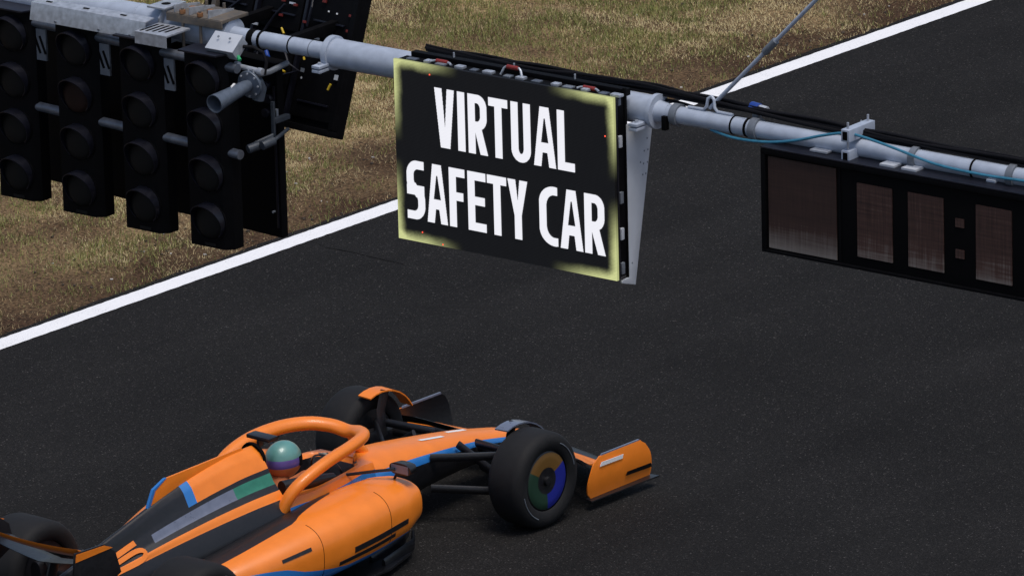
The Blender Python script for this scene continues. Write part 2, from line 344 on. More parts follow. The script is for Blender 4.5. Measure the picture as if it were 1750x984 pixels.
for px, w in ((434, .045), (449, .018), (500, .008), (1256, .010), (1280, .016), (1667, .012)):
    s = G(px, 61+(px-407)*.1803).x; ring(s-w/2, s+w/2, 'matblack')
ring(.585, .59, 'greydark', r=RP+.002); ring(.14, .145, 'greydark', r=RP+.002)
for px, w in ((1158, .045), (1293, .05), (1566, .04), (1733, .045)):
    s = G(px, 61+(px-407)*.1803).x; ring(s-w/2, s+w/2, 'greydark', 'strap', RP+.014)
P(MB().cyl((3.185, 0, 0), (3.26, 0, 0), .066, 28, .054), 'cone_reducer', 'grey')
P(MB().lo((3.255, -.075, -.085), (3.285, -.04, .0)), 'latch', 'matblack', .002)
# mast beyond the frame and its foot
P(MB().cyl((11.2, 0, -Z0), (11.2, 0, 2.6), .16, 32), 'mast', 'grey'); P(MB().lo((10.8, -.4, -Z0), (11.6, .4, -Z0+.04)), 'base_plate', 'galv', .005)
# stay rod with its loop welded on the pole
b = G(1218, 180, .02); t = G(1395, 0, .02); d = (t-b)
st = P(MB().tube([b+Vector((-.02, 0, -.02)), b+d*.06, b+d*.3], .0125, 12).tube([b+d*.3, b+d*5.5], .0125, 12), 'stay_rod', 'grey')
P(MB().cyl(b+d*.505, b+d*.615, .022, 14), 'turnbuckle', 'greydark', .002, st)
lp = MB()
for sg in (-1, 1):
    lp.tube([(b.x+sg*.16, .0, RP+.006), (b.x+sg*.05, .0, RP+.008), (b.x+sg*.028, 0, RP+.03), (b.x+sg*.022, .005, RP+.075), (b.x, .012, RP+.092)], .010, 10)
P(lp, 'rod_loop', 'grey', 0, st)
# square-tube cross brackets that carry the clock board
sq = G(1446, 250, -.12)
for dz in (.062, -.062):
    q_ = P(MB().lo((sq.x-.028, -.13, sq.z+dz-.036), (sq.x+.028, .13, sq.z+dz+.036)), 'bracket_tube', 'grey', .004)
    P(MB().lo((sq.x-.016, -.132, sq.z+dz-.025), (sq.x+.016, -.129, sq.z+dz+.025)), 'tube_mouth', 'matblack', 0, q_)
for yy in (-.1, .1): P(MB().cyl((sq.x, yy, sq.z-.11), (sq.x, yy, sq.z+.135), .007, 8), 'threaded_rod', 'galv')
# weathered clamp with plates, ribs and threaded rods near the start lights
cl = AT('pole_clamp', 'weathered grey steel clamp bolted round the thick pole with threaded rods', 'clamp', (-.25, 0, .1))
P = cl.part
pl = MB(); pl.lo((-.46, -.125, .095), (-.02, .13, .115)); pl.lo((-.46, -.13, .06), (-.02, -.118, .11)); P(pl, 'saddle_plate', 'rusty', .004)
for s in (-.40, -.28, -.13): P(MB().prism([(-.12, .0), (.12, .0), (.12, .012), (-.12, .05)], (s, 0, .115), (0, 1, 0), (0, 0, 1), (1, 0, 0), .008), 'rib', 'galv', .001)
for s in (-.34, -.20):
    P(MB().cyl((s, -.115, -.15), (s, -.115, .15), .010, 10), 'threaded_rod', 'rusty'); P(MB().cyl((s, .115, -.15), (s, .115, .15), .010, 10), 'threaded_rod', 'rusty')
    for yy in (-.115, -.02): P(MB().cyl((s, yy, .115), (s, yy, .14), .02, 6), 'nut', 'rust', .002)
P(MB().lo((-.47, -.15, -.17), (-.10, .15, -.15)), 'lower_plate', 'galv', .003)

# ---- frame that carries the start lights
ROWK = -.054/.564
def row(s, dy=0): return (s, -.28+ROWK*s+dy)            # y of the row line at s
fr = AT('light_frame', 'galvanised tube and sheet frame carrying the start lights', 'frame', (-.9, -.2, 0))
P = fr.part
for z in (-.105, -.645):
    P(MB().cyl((-2.4, row(-2.4)[1], z), (.24, row(.24)[1], z), .030, 20), 'cross_tube', 'shadegalv')
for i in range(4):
    s = -.42-.564*i; yy = row(s)[1]
    pb = MB().lo((s-.11, yy-.012, -.34), (s+.11, yy+.004, -.14)); P(pb, 'slotted_plate', 'greydark', .002)  # dark grey here paints in the shadow behind the lights
    for k in range(3): 
        R = Matrix.Rotation(math.radians(-22), 3, 'Y'); P(MB().box((s-.0+.042*k, yy-.0135, -.24), (.016, .004, .12), R), 'slot', 'matblack')
# folded sheet cover over the top
prof = [(-.315, -.03), (-.292, .078), (-.205, .088), (-.205, .082), (-.286, .072), (-.309, -.031)]
P(MB().prism(prof, (-.95, .0, 0), (0, 1, 0), (0, 0, 1), (1, 0, 0), .92), 'sheet_cover', 'galv', .001)
for s in (-1.3, -1.0, -.7): P(MB().lo((s-.022, -.256, .0833), (s+.022, -.240, .0868)), 'sheet_hole', 'matblack')
for s in (-1.2, -.85, -.6): P(MB().cyl((s, -.318, -.015), (s, -.308, -.013), .008, 8), 'rivet', 'greydark')
sv = MB().lo((-.52, -.36, .025), (-.27, -.13, .037)); P(sv, 'vent_plate', 'galv', .002)
for k in range(5): P(MB().lo((-.50+.04*k, -.34+.012*k, .0375), (-.485+.04*k, -.17+.004*k, .0395)), 'slot', 'matblack')
P(MB().lo((-.52, -.36, -.04), (-.27, -.355, .025)), 'vent_lip', 'galv')
lb = MB().prism([(-.10, -.12), (.10, -.12), (.10, .12), (-.04, .125), (-.10, .06)], (-.53, -.02, 0), (0, 1, 0), (0, 0, 1), (1, 0, 0), .012).lo((-.62, -.12, .115), (-.48, .09, .127)); P(lb, 'lug_bracket', 'galv', .002)
P(MB().cyl((-.55, -.02, .1265), (-.55, -.02, .1285), .03, 20), 'lug_hole', 'matblack')
for s in (-2.0, -.15): P(MB().lo((s-.02, row(s)[1], -.14), (s+.02, .04, -.08)), 'bracket_bar', 'galv', .003)
for s in (-1.9, -1.3): P(MB().lo((s-.02, row(s)[1]+.0, -.68), (s+.02, .1, -.62)), 'bracket_bar', 'galv', .003)

# ---- start light columns: four lamps each
CW, CH, CD = .315, 1.225, .085
def light_column(label, s, redlamp=None):
    y0 = -.35+ROWK*(s+.14); th = AT('start_light_column', label, 'start light', (s+CW/2, y0, -1.255), 'start light columns hung in a row'); P = th.part
    x0, x1, zt, zb = s, s+CW, -.03, -.03-CH
    body = MB().prism([(x0, y0), (x1-.05, y0), (x1, y0+.04), (x1, y0+CD+.04), (x0, y0+CD+.04)], (0, 0, (zt+zb)/2), (1, 0, 0), (0, 1, 0), (0, 0, 1), CH)
    P(body, 'housing', 'black', .004)
    P(MB().prism([(x0-.008, y0-.05), (x1-.03, y0-.05), (x1+.006, y0+.03), (x1+.006, y0+CD+.045), (x0-.008, y0+CD+.045)], (0, 0, zt+.008), (1, 0, 0), (0, 1, 0), (0, 0, 1), .012), 'top_cap', 'visor', .003)
    P(MB().lo((x0+.11, y0-.004, zb+.012), (x0+.20, y0+.002, zb+.03)), 'maker_plate', 'lens')
    cx = x0+.158
    for k in range(4):
        cz = -.185-.300*k; r = .120
        ln = P(MB().lathe([(.0001, -.020), (.05, -.018), (.085, -.014), (.108, -.004), (.112, .008)], (cx, y0-.008, cz), (0, 1, 0), 36), 'lens', 'lensred' if redlamp == k else 'lens', 0, None, 60)
        v = MB(); n = 26; a0, a1 = math.radians(-52), math.radians(232); ins, outs = [], []
        R0, R1 = [], []
        rings = []
        for i in range(n+1):
            a = a0+(a1-a0)*i/n; up = (math.sin(a)+1)/2; ln_ = .010+.085*up**1.5
            c_, s_ = math.cos(a), math.sin(a)
            rings.append([(cx+c_*r, y0+.002, cz+s_*r), (cx+c_*(r-.004), y0-ln_, cz+s_*(r-.004)), (cx+c_*(r-.009), y0-ln_, cz+s_*(r-.009)), (cx+c_*(r-.008), y0+.002, cz+s_*(r-.008))])
        v.loft(rings); P(v, 'visor', 'visor', 0, ln, 40)
        P(MB().lathe([(.119, -.004), (.126, -.004), (.128, .004)], (cx, y0, cz), (0, 1, 0), 36), 'lens_ring', 'black', 0, ln)
    return th
light_column('black four lamp start light column at the free end of the row', -.14-.564*3)
light_column('black four lamp start light column with one dim reddish lens', -.14-.564*2, 1)
light_column('black start light column between the reddish lens column and the horn column', -.14-.564)
light_column('black four lamp start light column beside the grey horn and silver box', -.14)

# ---- black backboard behind the lights
bo = AT('backboard', 'tall plain black backboard hanging behind the start lights', 'panel', (-.7, .12, -1.25))
P = bo.part
ln = math.hypot(1, ROWK)
def bx(s0, s1, z0, z1, dy, th): return MB().prism([(s0, row(s0, .36+dy)[1]), (s1, row(s1, .36+dy)[1]), (s1, row(s1, .36+dy+th)[1]), (s0, row(s0, .36+dy+th)[1])], (0, 0, (z0+z1)/2), (1, 0, 0), (0, 1, 0), (0, 0, 1), z1-z0)
for i in range(4):
    s1 = .245-.564*i; P(bx(s1-.56, s1, -1.262, -.16, 0, .06), 'board', 'black', .006)
P(bx(-2.0, .255, -.20, -.15, -.02, .10), 'top_rail', 'black', .003)
P(bx(.215, .23, -1.20, -.3, -.012, .01), 'edge_strip', 'visor', .002)
for z in (-1.10, -.62, -.4): P(MB().cyl((.19, row(.19, .34)[1], z), (.19, row(.19, .36)[1], z), .008, 8), 'screw', 'galv')
for z, s in ((-.30, .17), (-.38, .19), (-.47, .17)): P(MB().cyl((s, .02, z), (s, .075, z), .028, 14), 'cable_gland', 'visor', .003)
P(MB().lo((.215, .05, -.52), (.245, .065, -.44)).lo((.222, .048, -.512), (.238, .051, -.448), 1), 'label_frame', ['galv', 'matblack'], .001)

# ---- silver junction box, horn, pipe stub and knobs beside the last column
jb = AT('junction_box', 'small silver metal junction box on top of the last light column', 'box', (.14, -.27, -.02))
P = jb.part; R = Matrix.Rotation(math.radians(38), 3, 'X')
P(MB().box((.135, -.27, .015), (.21, .13, .075), R), 'case', 'galv', .006)
P(MB().box((.135, -.27, .015)+0*Vector() if False else Vector((.135, -.27, .015))+R@Vector((0, 0, .040)), (.215, .135, .008), R), 'lid', 'alum', .002)
for sx in (-.04, .05): P(MB().cyl(Vector((.135+sx, -.27, .04))+R@Vector((0, 0, .043)), Vector((.135+sx, -.27, .04))+R@Vector((0, 0, .047)), .008, 10), 'screw', 'greydark')
P(MB().lo((.10, -.30, -.03), (.17, -.25, .01)), 'foot', 'galv', .002)
P(MB().cyl((.235, -.29, -.03), (.26, -.30, -.05), .012, 10), 'cable_gland', 'green')
P(MB().tube([(.24, -.24, .02), (.30, -.22, .02), (.36, -.2, -.01), (.385, -.2, -.07), (.38, -.22, -.14)], .011, 10), 'cable', 'cable')
ho = AT('air_horn', 'blue grey funnel horn on a round flange beside the last light column', 'horn', (.29, -.2, -.25))
P = ho.part
hb = Vector((.295, -.26, -.205)); ht = Vector((.30, -.60, -.245)); hd = (ht-hb).normalized()
P(MB().lathe([(.032, 0), (.040, .05), (.046, .18), (.054, .30), (.058, .345), (.053, .345), (.048, .30), (.036, .10), (.001, .08)], hb, hd, 32), 'horn_tube', 'horn')
fl = P(MB().lathe([(.001, -.012), (.085, -.012), (.088, 0), (.085, .008), (.03, .012)], hb, hd, 36), 'flange', 'horn')
for k in range(8):
    a = k*math.pi/4; e1 = hd.cross(Vector((0, 0, 1))).normalized(); e2 = hd.cross(e1); p = hb+(e1*math.cos(a)+e2*math.sin(a))*.072
    P(MB().cyl(p, p+hd*.016, .007, 8), 'bolt', 'galv', 0, fl)
P(MB().tube([hb-hd*.01, hb-hd*.07+Vector((0, 0, -.01)), hb-hd*.10+Vector((0, 0, -.06)), hb-hd*.09+Vector((-.01, 0, -.13))], [.045, .045, .042, .036], 16), 'elbow', 'horn')
P(MB().prism([(0, 0), (.07, .02), (.07, .035), (0, .018)], hb+hd*.10+Vector((-.03, -.02, .041)), (.1, -.98, -.15), (1, 0, .1), (0, 0, 1), .003), 'sticker', 'white')
P(MB().tube([G(396, 110, -.24), G(408, 113, -.24), G(410, 114, -.24), G(447, 123, -.24)], [.026, .026, .017, .017], 16), 'pipe_stub', 'galv')
P(MB().cyl(G(441, 121.5, -.24), G(449, 123.5, -.24), .022, 16), 'pipe_end', 'galv', .003)
for px in (424, 432): P(MB().cyl(G(px, 118, -.26), G(px+5, 148, -.26), .005, 8), 'u_bolt', 'galv')
P(MB().tube([hb+Vector((.01, .02, .05)), hb+Vector((.06, .12, .06)), (.33, .06, -.14)], .018, 10), 'support_arm', 'greydark')
va_ = AT('valve_linkage', 'thin grey valve linkage with two round knobs on the black backboard', 'valve', (.28, -.1, -.6))
P = va_.part
P(MB().lo((.285, -.06, -.58), (.31, -.045, -.36)), 'upright_bar', 'linkgrey', .004); P(MB().tube([(.297, -.052, -.57), (.25, -.16, -.60), (.235, -.22, -.62)], .012, 10), 'lever', 'linkgrey')
for p, q in (((.245, -.24, -.625), (.275, -.17, -.612)), ((.325, -.20, -.60), (.345, -.11, -.585))): P(MB().cyl(p, q, .028, 20), 'knob', 'linkgrey', .005)
P(MB().cyl((.345, -.11, -.585), (.31, .07, -.56), .012, 10), 'spindle', 'linkgrey'); P(MB().lo((.28, -.05, -.50), (.315, .09, -.47)), 'wall_bracket', 'linkgrey', .002)

# ---- LED panel seen from behind, tilted
rp_ = AT('rear_panel', 'large black video panel seen from its cabled back side', 'video panel', (.2, .55, -.7))
P = rp_.part
RT = Matrix.Rotation(math.radians(-5.5), 3, 'Z')@Matrix.Rotation(math.radians(-19.5), 3, 'X')
pc = Vector((-.10, .58, .10))
def rl(a, b, c): return pc+RT@Vector((a, b, c))
PW, PH = 1.28, 1.56
def rbox(c, d): return MB().box(rl(*c), d, RT)
P(rbox((0, .05, 0), (PW, .07, PH)), 'cabinet', 'black', .006)
for z in (-PH/2+.02, PH/2-.02): P(rbox((0, -.005, z), (PW, .05, .04)), 'frame_rail', 'black', .004)
for x in (-PW/2+.02, PW/2-.02): P(rbox((x, -.005, 0), (.04, .05, PH-.085)), 'frame_rail', 'black', .004)
for x in (-.21, .21):
    P(rbox((x, -.002, 0), (.022, .035, PH-.085)), 'rib', 'visor', .003)
for i, x in enumerate((-.42, 0, .42)):
    for j, z in enumerate((-.5, .0, .5)): P(rbox((x, .005, z), (.34, .022, .40)), 'module_cover', 'black', .012); P(rbox((x, -.012, z-.1), (.26, .018, .012)), 'module_rib', 'visor', .002)
def RX(px, py, off=-.02):                               # pixel -> point on the panel's back
    nn = np.array(RT@Vector((0, 1, 0))); o_ = np.array(rl(0, off, 0)); d_ = ray(px, py)
    dl = np.array([d_@AU, d_@AY, d_[2]]); c_ = CP-A0; cl_ = np.array([c_@AU, c_@AY, CP[2]-Z0]); t_ = ((o_-cl_)@nn)/(dl@nn); return Vector(cl_+dl*t_)
for px, py in ((505, 9), (521, 38), (600, 28), (595, 54), (480, 26), (485, 1), (555, 3)): P(MB().box(RX(px, py), (.030, .012, .016), RT), 'clip', 'clipred', .002)
for px, py, w_, h_, m_ in ((442, 27, .055, .035, 'green'), (434, 40, .07, .016, 'alum'), (575, 133, .035, .032, 'alum'), (517, 120, .03, .025, 'greydark'), (515, 133, .008, .012, 'alum'), (562, 20, .010, .010, 'white'), (576, 24, .010, .010, 'white'), (500, 6, .05, .012, 'alum'), (540, 66, .06, .012, 'greydark')):
    P(MB().box(RX(px, py), (w_, .005, h_), RT), 'label_plate', m_)
for a, b in (((481, 48), (485, 58)), ((560, 154), (565, 144)), ((480, 120), (487, 123)), ((519, 98), (520, 103))): P(MB().cyl(RX(*a, -.045), RX(*b, -.045), .0075, 8), 'cable_tie', 'yellow')
P(MB().tube([RX(455, 88, -.05), RX(457, 96, -.06), RX(461, 103, -.05), RX(465, 111, -.04)], [.014, .015, .010, .004], 10), 'plug', 'blueplastic')
for i in range(9):
    x = random.uniform(-.5, .5); z = random.uniform(-.4, .7); pts = [rl(x, -.03, z)]
    for k in range(4): x += random.uniform(-.14, .14); z -= random.uniform(.02, .14); pts.append(rl(x, -.03-random.random()*.03, z))
    P(MB().tube(pts, .009, 8), 'cable', 'visor')
P(MB().tube([rl(-.5, -.03, .42), rl(-.3, -.04, .40), rl(-.05, -.05, .30), rl(.05, -.04, .1)], .012, 8), 'cable', 'visor')
P(MB().tube([rl(.06, -.03, .34), rl(.2, -.04, .30), rl(.38, -.04, .26), rl(.45, -.03, .2)], .018, 8), 'cable', 'visor')
for s in (-.2, .35): P(MB().lo((s-.025, .02, -.03), (s+.025, .62, .03)), 'mount_bar', 'black', .004)
P(rbox((-PW/2+.10, -.03, .3), (.035, .04, .95)), 'upright_angle', 'rusty', .003)

# ---- VIRTUAL SAFETY CAR board
S0, S1, ZT, ZB, YF = 1.409, 3.040, .118, -.993, -.25
vb = AT('message_board', 'led message board reading VIRTUAL SAFETY CAR with yellow corners', 'message board', ((S0+S1)/2, YF, ZB))
P = vb.part
NX, NY, SS = 192, 128, 4
def letter_bitmap():
    Bm = np.zeros((NY*SS, NX*SS), np.uint8); yy, xx = np.mgrid[0:NY*SS, 0:NX*SS]; xx = (xx+.5)/SS; yy = (yy+.5)/SS
    def poly(pts):
        ins = np.zeros(Bm.shape, bool); n = len(pts)
        for i in range(n):
            (x1, y1), (x2, y2) = pts[i], pts[(i+1) % n]
            if y1 == y2: continue
            c = ((y1 > yy) != (y2 > yy)) & (xx < (x2-x1)*(yy-y1)/(y2-y1)+x1); ins ^= c
        return ins
    v, h = 6.3, 5.9
    def box(x0, x1, y0, y1): return poly([(x0, y0), (x1, y0), (x1, y1), (x0, y1)])
    def rrect(x0, x1, y0, y1, rx, ry):
        dx = np.maximum(np.maximum(x0+rx-xx, xx-(x1-rx)), 0)/rx; dy = np.maximum(np.maximum(y0+ry-yy, yy-(y1-ry)), 0)/ry
        return (dx**2+dy**2 <= 1) & (xx > x0) & (xx < x1) & (yy > y0) & (yy < y1)
    def L(ch, a, b, t, u):
        w = b-a
        if ch == 'I': return box(a, b, t, u)
        if ch == 'L': return box(a, a+v, t, u) | box(a, b, u-h, u)
        if ch == 'T': m = (a+b)/2; return box(a, b, t, t+h) | box(m-v/2, m+v/2, t, u)
        if ch == 'F': return box(a, a+v, t, u) | box(a, b, t, t+h) | box(a, b-1.5, t+17, t+17+h)
        if ch == 'E': return box(a, a+v, t, u) | box(a, b, t, t+h) | box(a, b-1, t+17.5, t+17.5+h) | box(a, b, u-h, u)
        if ch == 'V': m = (a+b)/2; return poly([(a, t), (a+6.4, t), (m, t+28), (b-6.4, t), (b, t), (m+4.2, u), (m-4.2, u)])
        if ch == 'Y': m = (a+b)/2; return poly([(a, t), (a+v+.6, t), (m, t+15), (b-v-.6, t), (b, t), (m+v/2, t+25), (m+v/2, u), (m-v/2, u), (m-v/2, t+25)])
        if ch == 'A':
            m = (a+b)/2; o = poly([(m-3.9, t), (m+3.9, t), (b-.3, u), (b-v, u), (b-v-1.4, u-10), (a+v+1.4, u-10), (a+v, u), (a, u)]); i = poly([(m-.5, t+8), (m+.5, t+8), (m+3.2, t+25), (m-3.2, t+25)]); return o & ~i
        if ch == 'U': return (rrect(a, b, t-12, u, w*.48, 9) & ~rrect(a+v, b-v, t-14, u-h, max(1, w/2-v), 4)) & (yy > t)
        if ch == 'R':
            o = box(a, a+v, t, u) | (rrect(a-8, b-.5, t, t+25, 8, 9) & (xx > a)); o &= ~(rrect(a+v-3, b-v, t+h, t+25-h, 3.2, 4) & (xx > a+v))
            return o | poly([(a+v+.5, t+22), (b-6.0, t+21), (b, u), (b-v-.3, u), (a+v-.5, t+25)])
        if ch == 'C':
            o = rrect(a, b+10, t, u, 13, 12) & ~rrect(a+v, b+12, t+h, u-h, 7, 8); return o & (xx < b) 
        if ch == 'S':
            m = (t+u)/2; o = rrect(a, b+8, t, m+3.4, 9, 10) & ~rrect(a+v, b+12, t+h, m-3.4, 4, 4) & (xx < b-.5)
            p = rrect(a-8, b, m-3.4, u, 9, 10) & ~rrect(a-12, b-v, m+3.4, u-h, 4, 4) & (xx > a); q_ = poly([(a+1, m-7), (a+8, m-5), (b-1, m+7), (b-8, m+5)])
            return o | p | q_
    for ch, a, b in (('V', 36, 53.4), ('I', 56, 62.5), ('R', 65.2, 82.3), ('T', 83.6, 100.3), ('U', 103, 120), ('A', 122.5, 142), ('L', 143.3, 158)): Bm |= L(ch, a, b, 15, 57).astype(np.uint8)
    for ch, a, b in (('S', 9, 25), ('A', 26.8, 45.2), ('F', 46.8, 60.8), ('E', 63.3, 79.3), ('T', 80.6, 97.6), ('Y', 98.6, 116), ('C', 126, 142), ('A', 144, 164), ('R', 165.3, 183)): Bm |= L(ch, a, b, 70, 112).astype(np.uint8)
    return Bm
def led_material(kind):
    m = bpy.data.materials.new('led_'+kind); m.use_nodes = True; n = m.node_tree.nodes; l = m.node_tree.links; b = n['Principled BSDF']
    b.inputs['Base Color'].default_value = (.010, .010, .011, 1); b.inputs['Roughness'].default_value = .6; b.inputs['Specular IOR Level'].default_value = .3
    tc = n.new('ShaderNodeTexCoord'); sp = n.new('ShaderNodeSeparateXYZ'); l.new(tc.outputs['Object'], sp.inputs[0])
    def mth(op, a, bb=None, cc=None):
        q = n.new('ShaderNodeMath'); q.operation = op
        for i, v_ in enumerate((a, bb, cc)):
            if v_ is None: continue
            if isinstance(v_, (int, float)): q.inputs[i].default_value = v_
            else: l.new(v_, q.inputs[i])
        return q.outputs[0]
    wd_, hg = S1-S0, ZT-ZB; X = sp.outputs['X']; Z = sp.outputs['Z']
    # single diodes
    fx = mth('PINGPONG', mth('MULTIPLY', mth('ADD', X, wd_/2), NX/wd_), .5); fz = mth('PINGPONG', mth('MULTIPLY', Z, NY/hg), .5)
    dot = mth('MULTIPLY', mth('SMOOTH_MIN', mth('MULTIPLY', fx, 4), 1, .3), mth('SMOOTH_MIN', mth('MULTIPLY', fz, 4), 1, .3))
    if kind == 'letters':
        st = mth('MULTIPLY_ADD', dot, .10, .70); b.inputs['Emission Color'].default_value = (.93, .93, 1.0, 1); l.new(st, b.inputs['Emission Strength'])
    else:
        ex = mth('SUBTRACT', wd_/2, mth('ABSOLUTE', X)); ez = mth('SUBTRACT', hg/2, mth('ABSOLUTE', mth('SUBTRACT', Z, hg/2)))
        no = n.new('ShaderNodeTexNoise'); no.inputs['Scale'].default_value = 7; no.inputs['Detail'].default_value = 4; l.new(tc.outputs['Object'], no.inputs['Vector'])
        n3 = n.new('ShaderNodeTexNoise'); n3.inputs['Scale'].default_value = 70; n3.inputs['Detail'].default_value = 2; l.new(tc.outputs['Object'], n3.inputs['Vector'])
        jit = mth('ADD', mth('MULTIPLY', mth('SUBTRACT', no.outputs['Fac'], .5), .04), mth('MULTIPLY', mth('SUBTRACT', n3.outputs['Fac'], .5), .012))
        def ss(v_, a, b):
            q = n.new('ShaderNodeMapRange'); q.interpolation_type = 'SMOOTHSTEP'; l.new(v_, q.inputs[0]); q.inputs[1].default_value = a; q.inputs[2].default_value = b; q.inputs[3].default_value = 1; q.inputs[4].default_value = 0; return q.outputs[0]
        side = mth('MULTIPLY', ss(mth('ADD', ex, jit), -.012, .066), ss(ez, .16, .52))
        top = mth('MULTIPLY', ss(mth('ADD', ez, jit), -.010, .070), ss(ex, .10, .50))
        rim = mth('MINIMUM', mth('ADD', side, top), 1.0)
        b.inputs['Emission Color'].default_value = (.70, .74, .33, 1)
        l.new(mth('MULTIPLY', mth('MULTIPLY', rim, mth('MULTIPLY_ADD', dot, .35, .62)), .85), b.inputs['Emission Strength'])
        mx = n.new('ShaderNodeMix'); mx.data_type = 'RGBA'; mx.inputs['A'].default_value = (.003, .003, .004, 1); mx.inputs['B'].default_value = (.034, .034, .035, 1); l.new(dot, mx.inputs['Factor']); l.new(mx.outputs['Result'], b.inputs['Base Color'])
    return m
M['led_face'] = led_material('face'); M['led_letters'] = led_material('letters')
face = P(MB().lo((S0, YF, ZB), (S1, YF+.02, ZT)), 'led_face', 'led_face')
BM = letter_bitmap(); lm = MB(); dx, dz = (S1-S0)/NX/SS, (ZT-ZB)/NY/SS
# one part for each letter: split the bitmap by the column ranges of each row
def letter(cols, rows):
    mb = MB(); cols = [c*SS for c in cols]; rows = [r*SS for r in rows]
    for j in range(rows[0], rows[1]):
        i = cols[0]
        while i < cols[1]:
            if BM[j, i]:
                k = i
                while k < cols[1] and BM[j, k]: k += 1
                xa, xb, zt, zb = S0+i*dx, S0+k*dx, ZT-j*dz, ZT-(j+1)*dz; y_ = YF-.003
                mb.add([(xa, y_, zb), (xb, y_, zb), (xb, y_, zt), (xa, y_, zt)], [(0, 1, 2, 3)]); i = k
            else: i += 1
    return P(mb, 'letter', 'led_letters', 0, face)
for a, b in ((34, 54), (54, 64), (64, 83), (83, 102), (102, 121), (121, 143), (143, 160)): letter((a, b), (13, 60))
for a, b in ((7, 26), (26, 46), (46, 62), (62, 80), (80, 99), (99, 120), (120, 143), (143, 165), (165, 186)): letter((a, b), (68, 115))
M['deadpix'] = mat('stuck_red_diode', (.1, .01, .01), .5, emit=(1, .1, .05), es=1.2)
for px, py in ((734, 128), (1034, 233), (722, 397), (757, 418)):
    p = G(px, py, YF-.0035); P(MB().lo((p.x-.0035, YF-.005, p.z-.004), (p.x+.0035, YF-.002, p.z+.004)), 'stuck_pixel', 'deadpix', 0, face)
P(MB().lo((S0+.012, YF+.02, ZB+.01), (S1-.012, YF+.115, ZT-.004)), 'cabinet', 'black', .003)
P(MB().lo((S1-.010, YF+.022, ZB+.006), (S1+.004, YF+.035, ZT-.006)), 'side_trim', 'visor', .001)
for z in (-.16, -.50, -.72, -.93):
    P(MB().lo((S1-.012, YF+.045, z-.035), (S1+.006, YF+.075, z+.035)), 'side_latch', 'greydark' if z in (-.50, -.93) else 'alum', .003)
P(MB().lo((S1-.012, YF+.045, .06), (S1+.004, YF+.07, .10)), 'side_latch', 'greydark', .002)
P(MB().lo((S1-.02, YF+.115, ZB-.03), (S1-.002, YF+.135, ZT+.03)), 'rear_flange', 'matblack', .002)
# aluminium gusset plate hanging from the sleeve
P(MB().prism([(-.128, -.07), (.125, -.095), (.125, -.13), (-.070, -1.060), (-.20, -1.02), (-.20, -1.005), (-.128, -1.0)], (3.035, 0, 0), (0, 1, 0), (0, 0, 1), (1, 0, 0), .012), 'gusset_plate', 'alum', .002)
gh = [(.07, -.2), (.04, -.27), (.075, -.27), (.0, -.33), (.03, -.345), (.068, -.345), (.02, -.41), (.05, -.41), (-.10, -.92)]
for a, b in gh: P(MB().cyl((3.0405, a, b), (3.0422, a, b), .006, 8), 'rivet', 'greydark')
P(MB().prism([(-.128, .08), (.125, .08), (.125, -.13), (-.070, -1.060), (-.128, -1.0)], (1.43, 0, 0), (0, 1, 0), (0, 0, 1), (1, 0, 0), .012), 'gusset_plate', 'alum', .002)
# top rail, blocks and red handles
P(MB().lo((S0+.04, YF+.12, ZT-.02), (S1+.0, YF+.17, ZT+.022)), 'top_rail', 'black', .003)
for k in range(14):
    s = S0+.07+k*.118
    P(MB().lo((s+.02*math.sin(k*2.3), YF+.03, ZT-.004), (s+(.05 if k % 3 else .07), YF+.075, ZT+.006+.006*(k % 2))), 'top_block', ['shadegalv', 'galv', 'greydark', 'galv'][k % 4], .003)
for fr_, up in ((.19, .008), (.515, .050), (.86, .008)):
    s = S0+fr_*(S1-S0); w = .062
    hd_ = P(MB().tube([(s-w-.018, YF+.06, ZT), (s-w, YF+.07, ZT+up*.8), (s-w+.012, YF+.075, ZT+up), (s+w-.012, YF+.075, ZT+up), (s+w, YF+.07, ZT+up*.8), (s+w+.018, YF+.06, ZT)], .0075, 10), 'handle', 'galv')
    P(MB().cyl((s-w+.02, YF+.075, ZT+up), (s+w-.02, YF+.075, ZT+up), .0135, 14), 'grip', 'red', .002, hd_)
for s in (1.75, 2.2, 2.65): P(MB().cyl((s, -.1, -.02), (s, -.1, .17), .006, 8), 'threaded_rod', 'galv')
for s in (1.6, 2.2, 2.8): P(MB().lo((s-.03, YF+.11, -.06), (s+.03, -.05, .06)), 'mount_bar', 'greydark', .003)

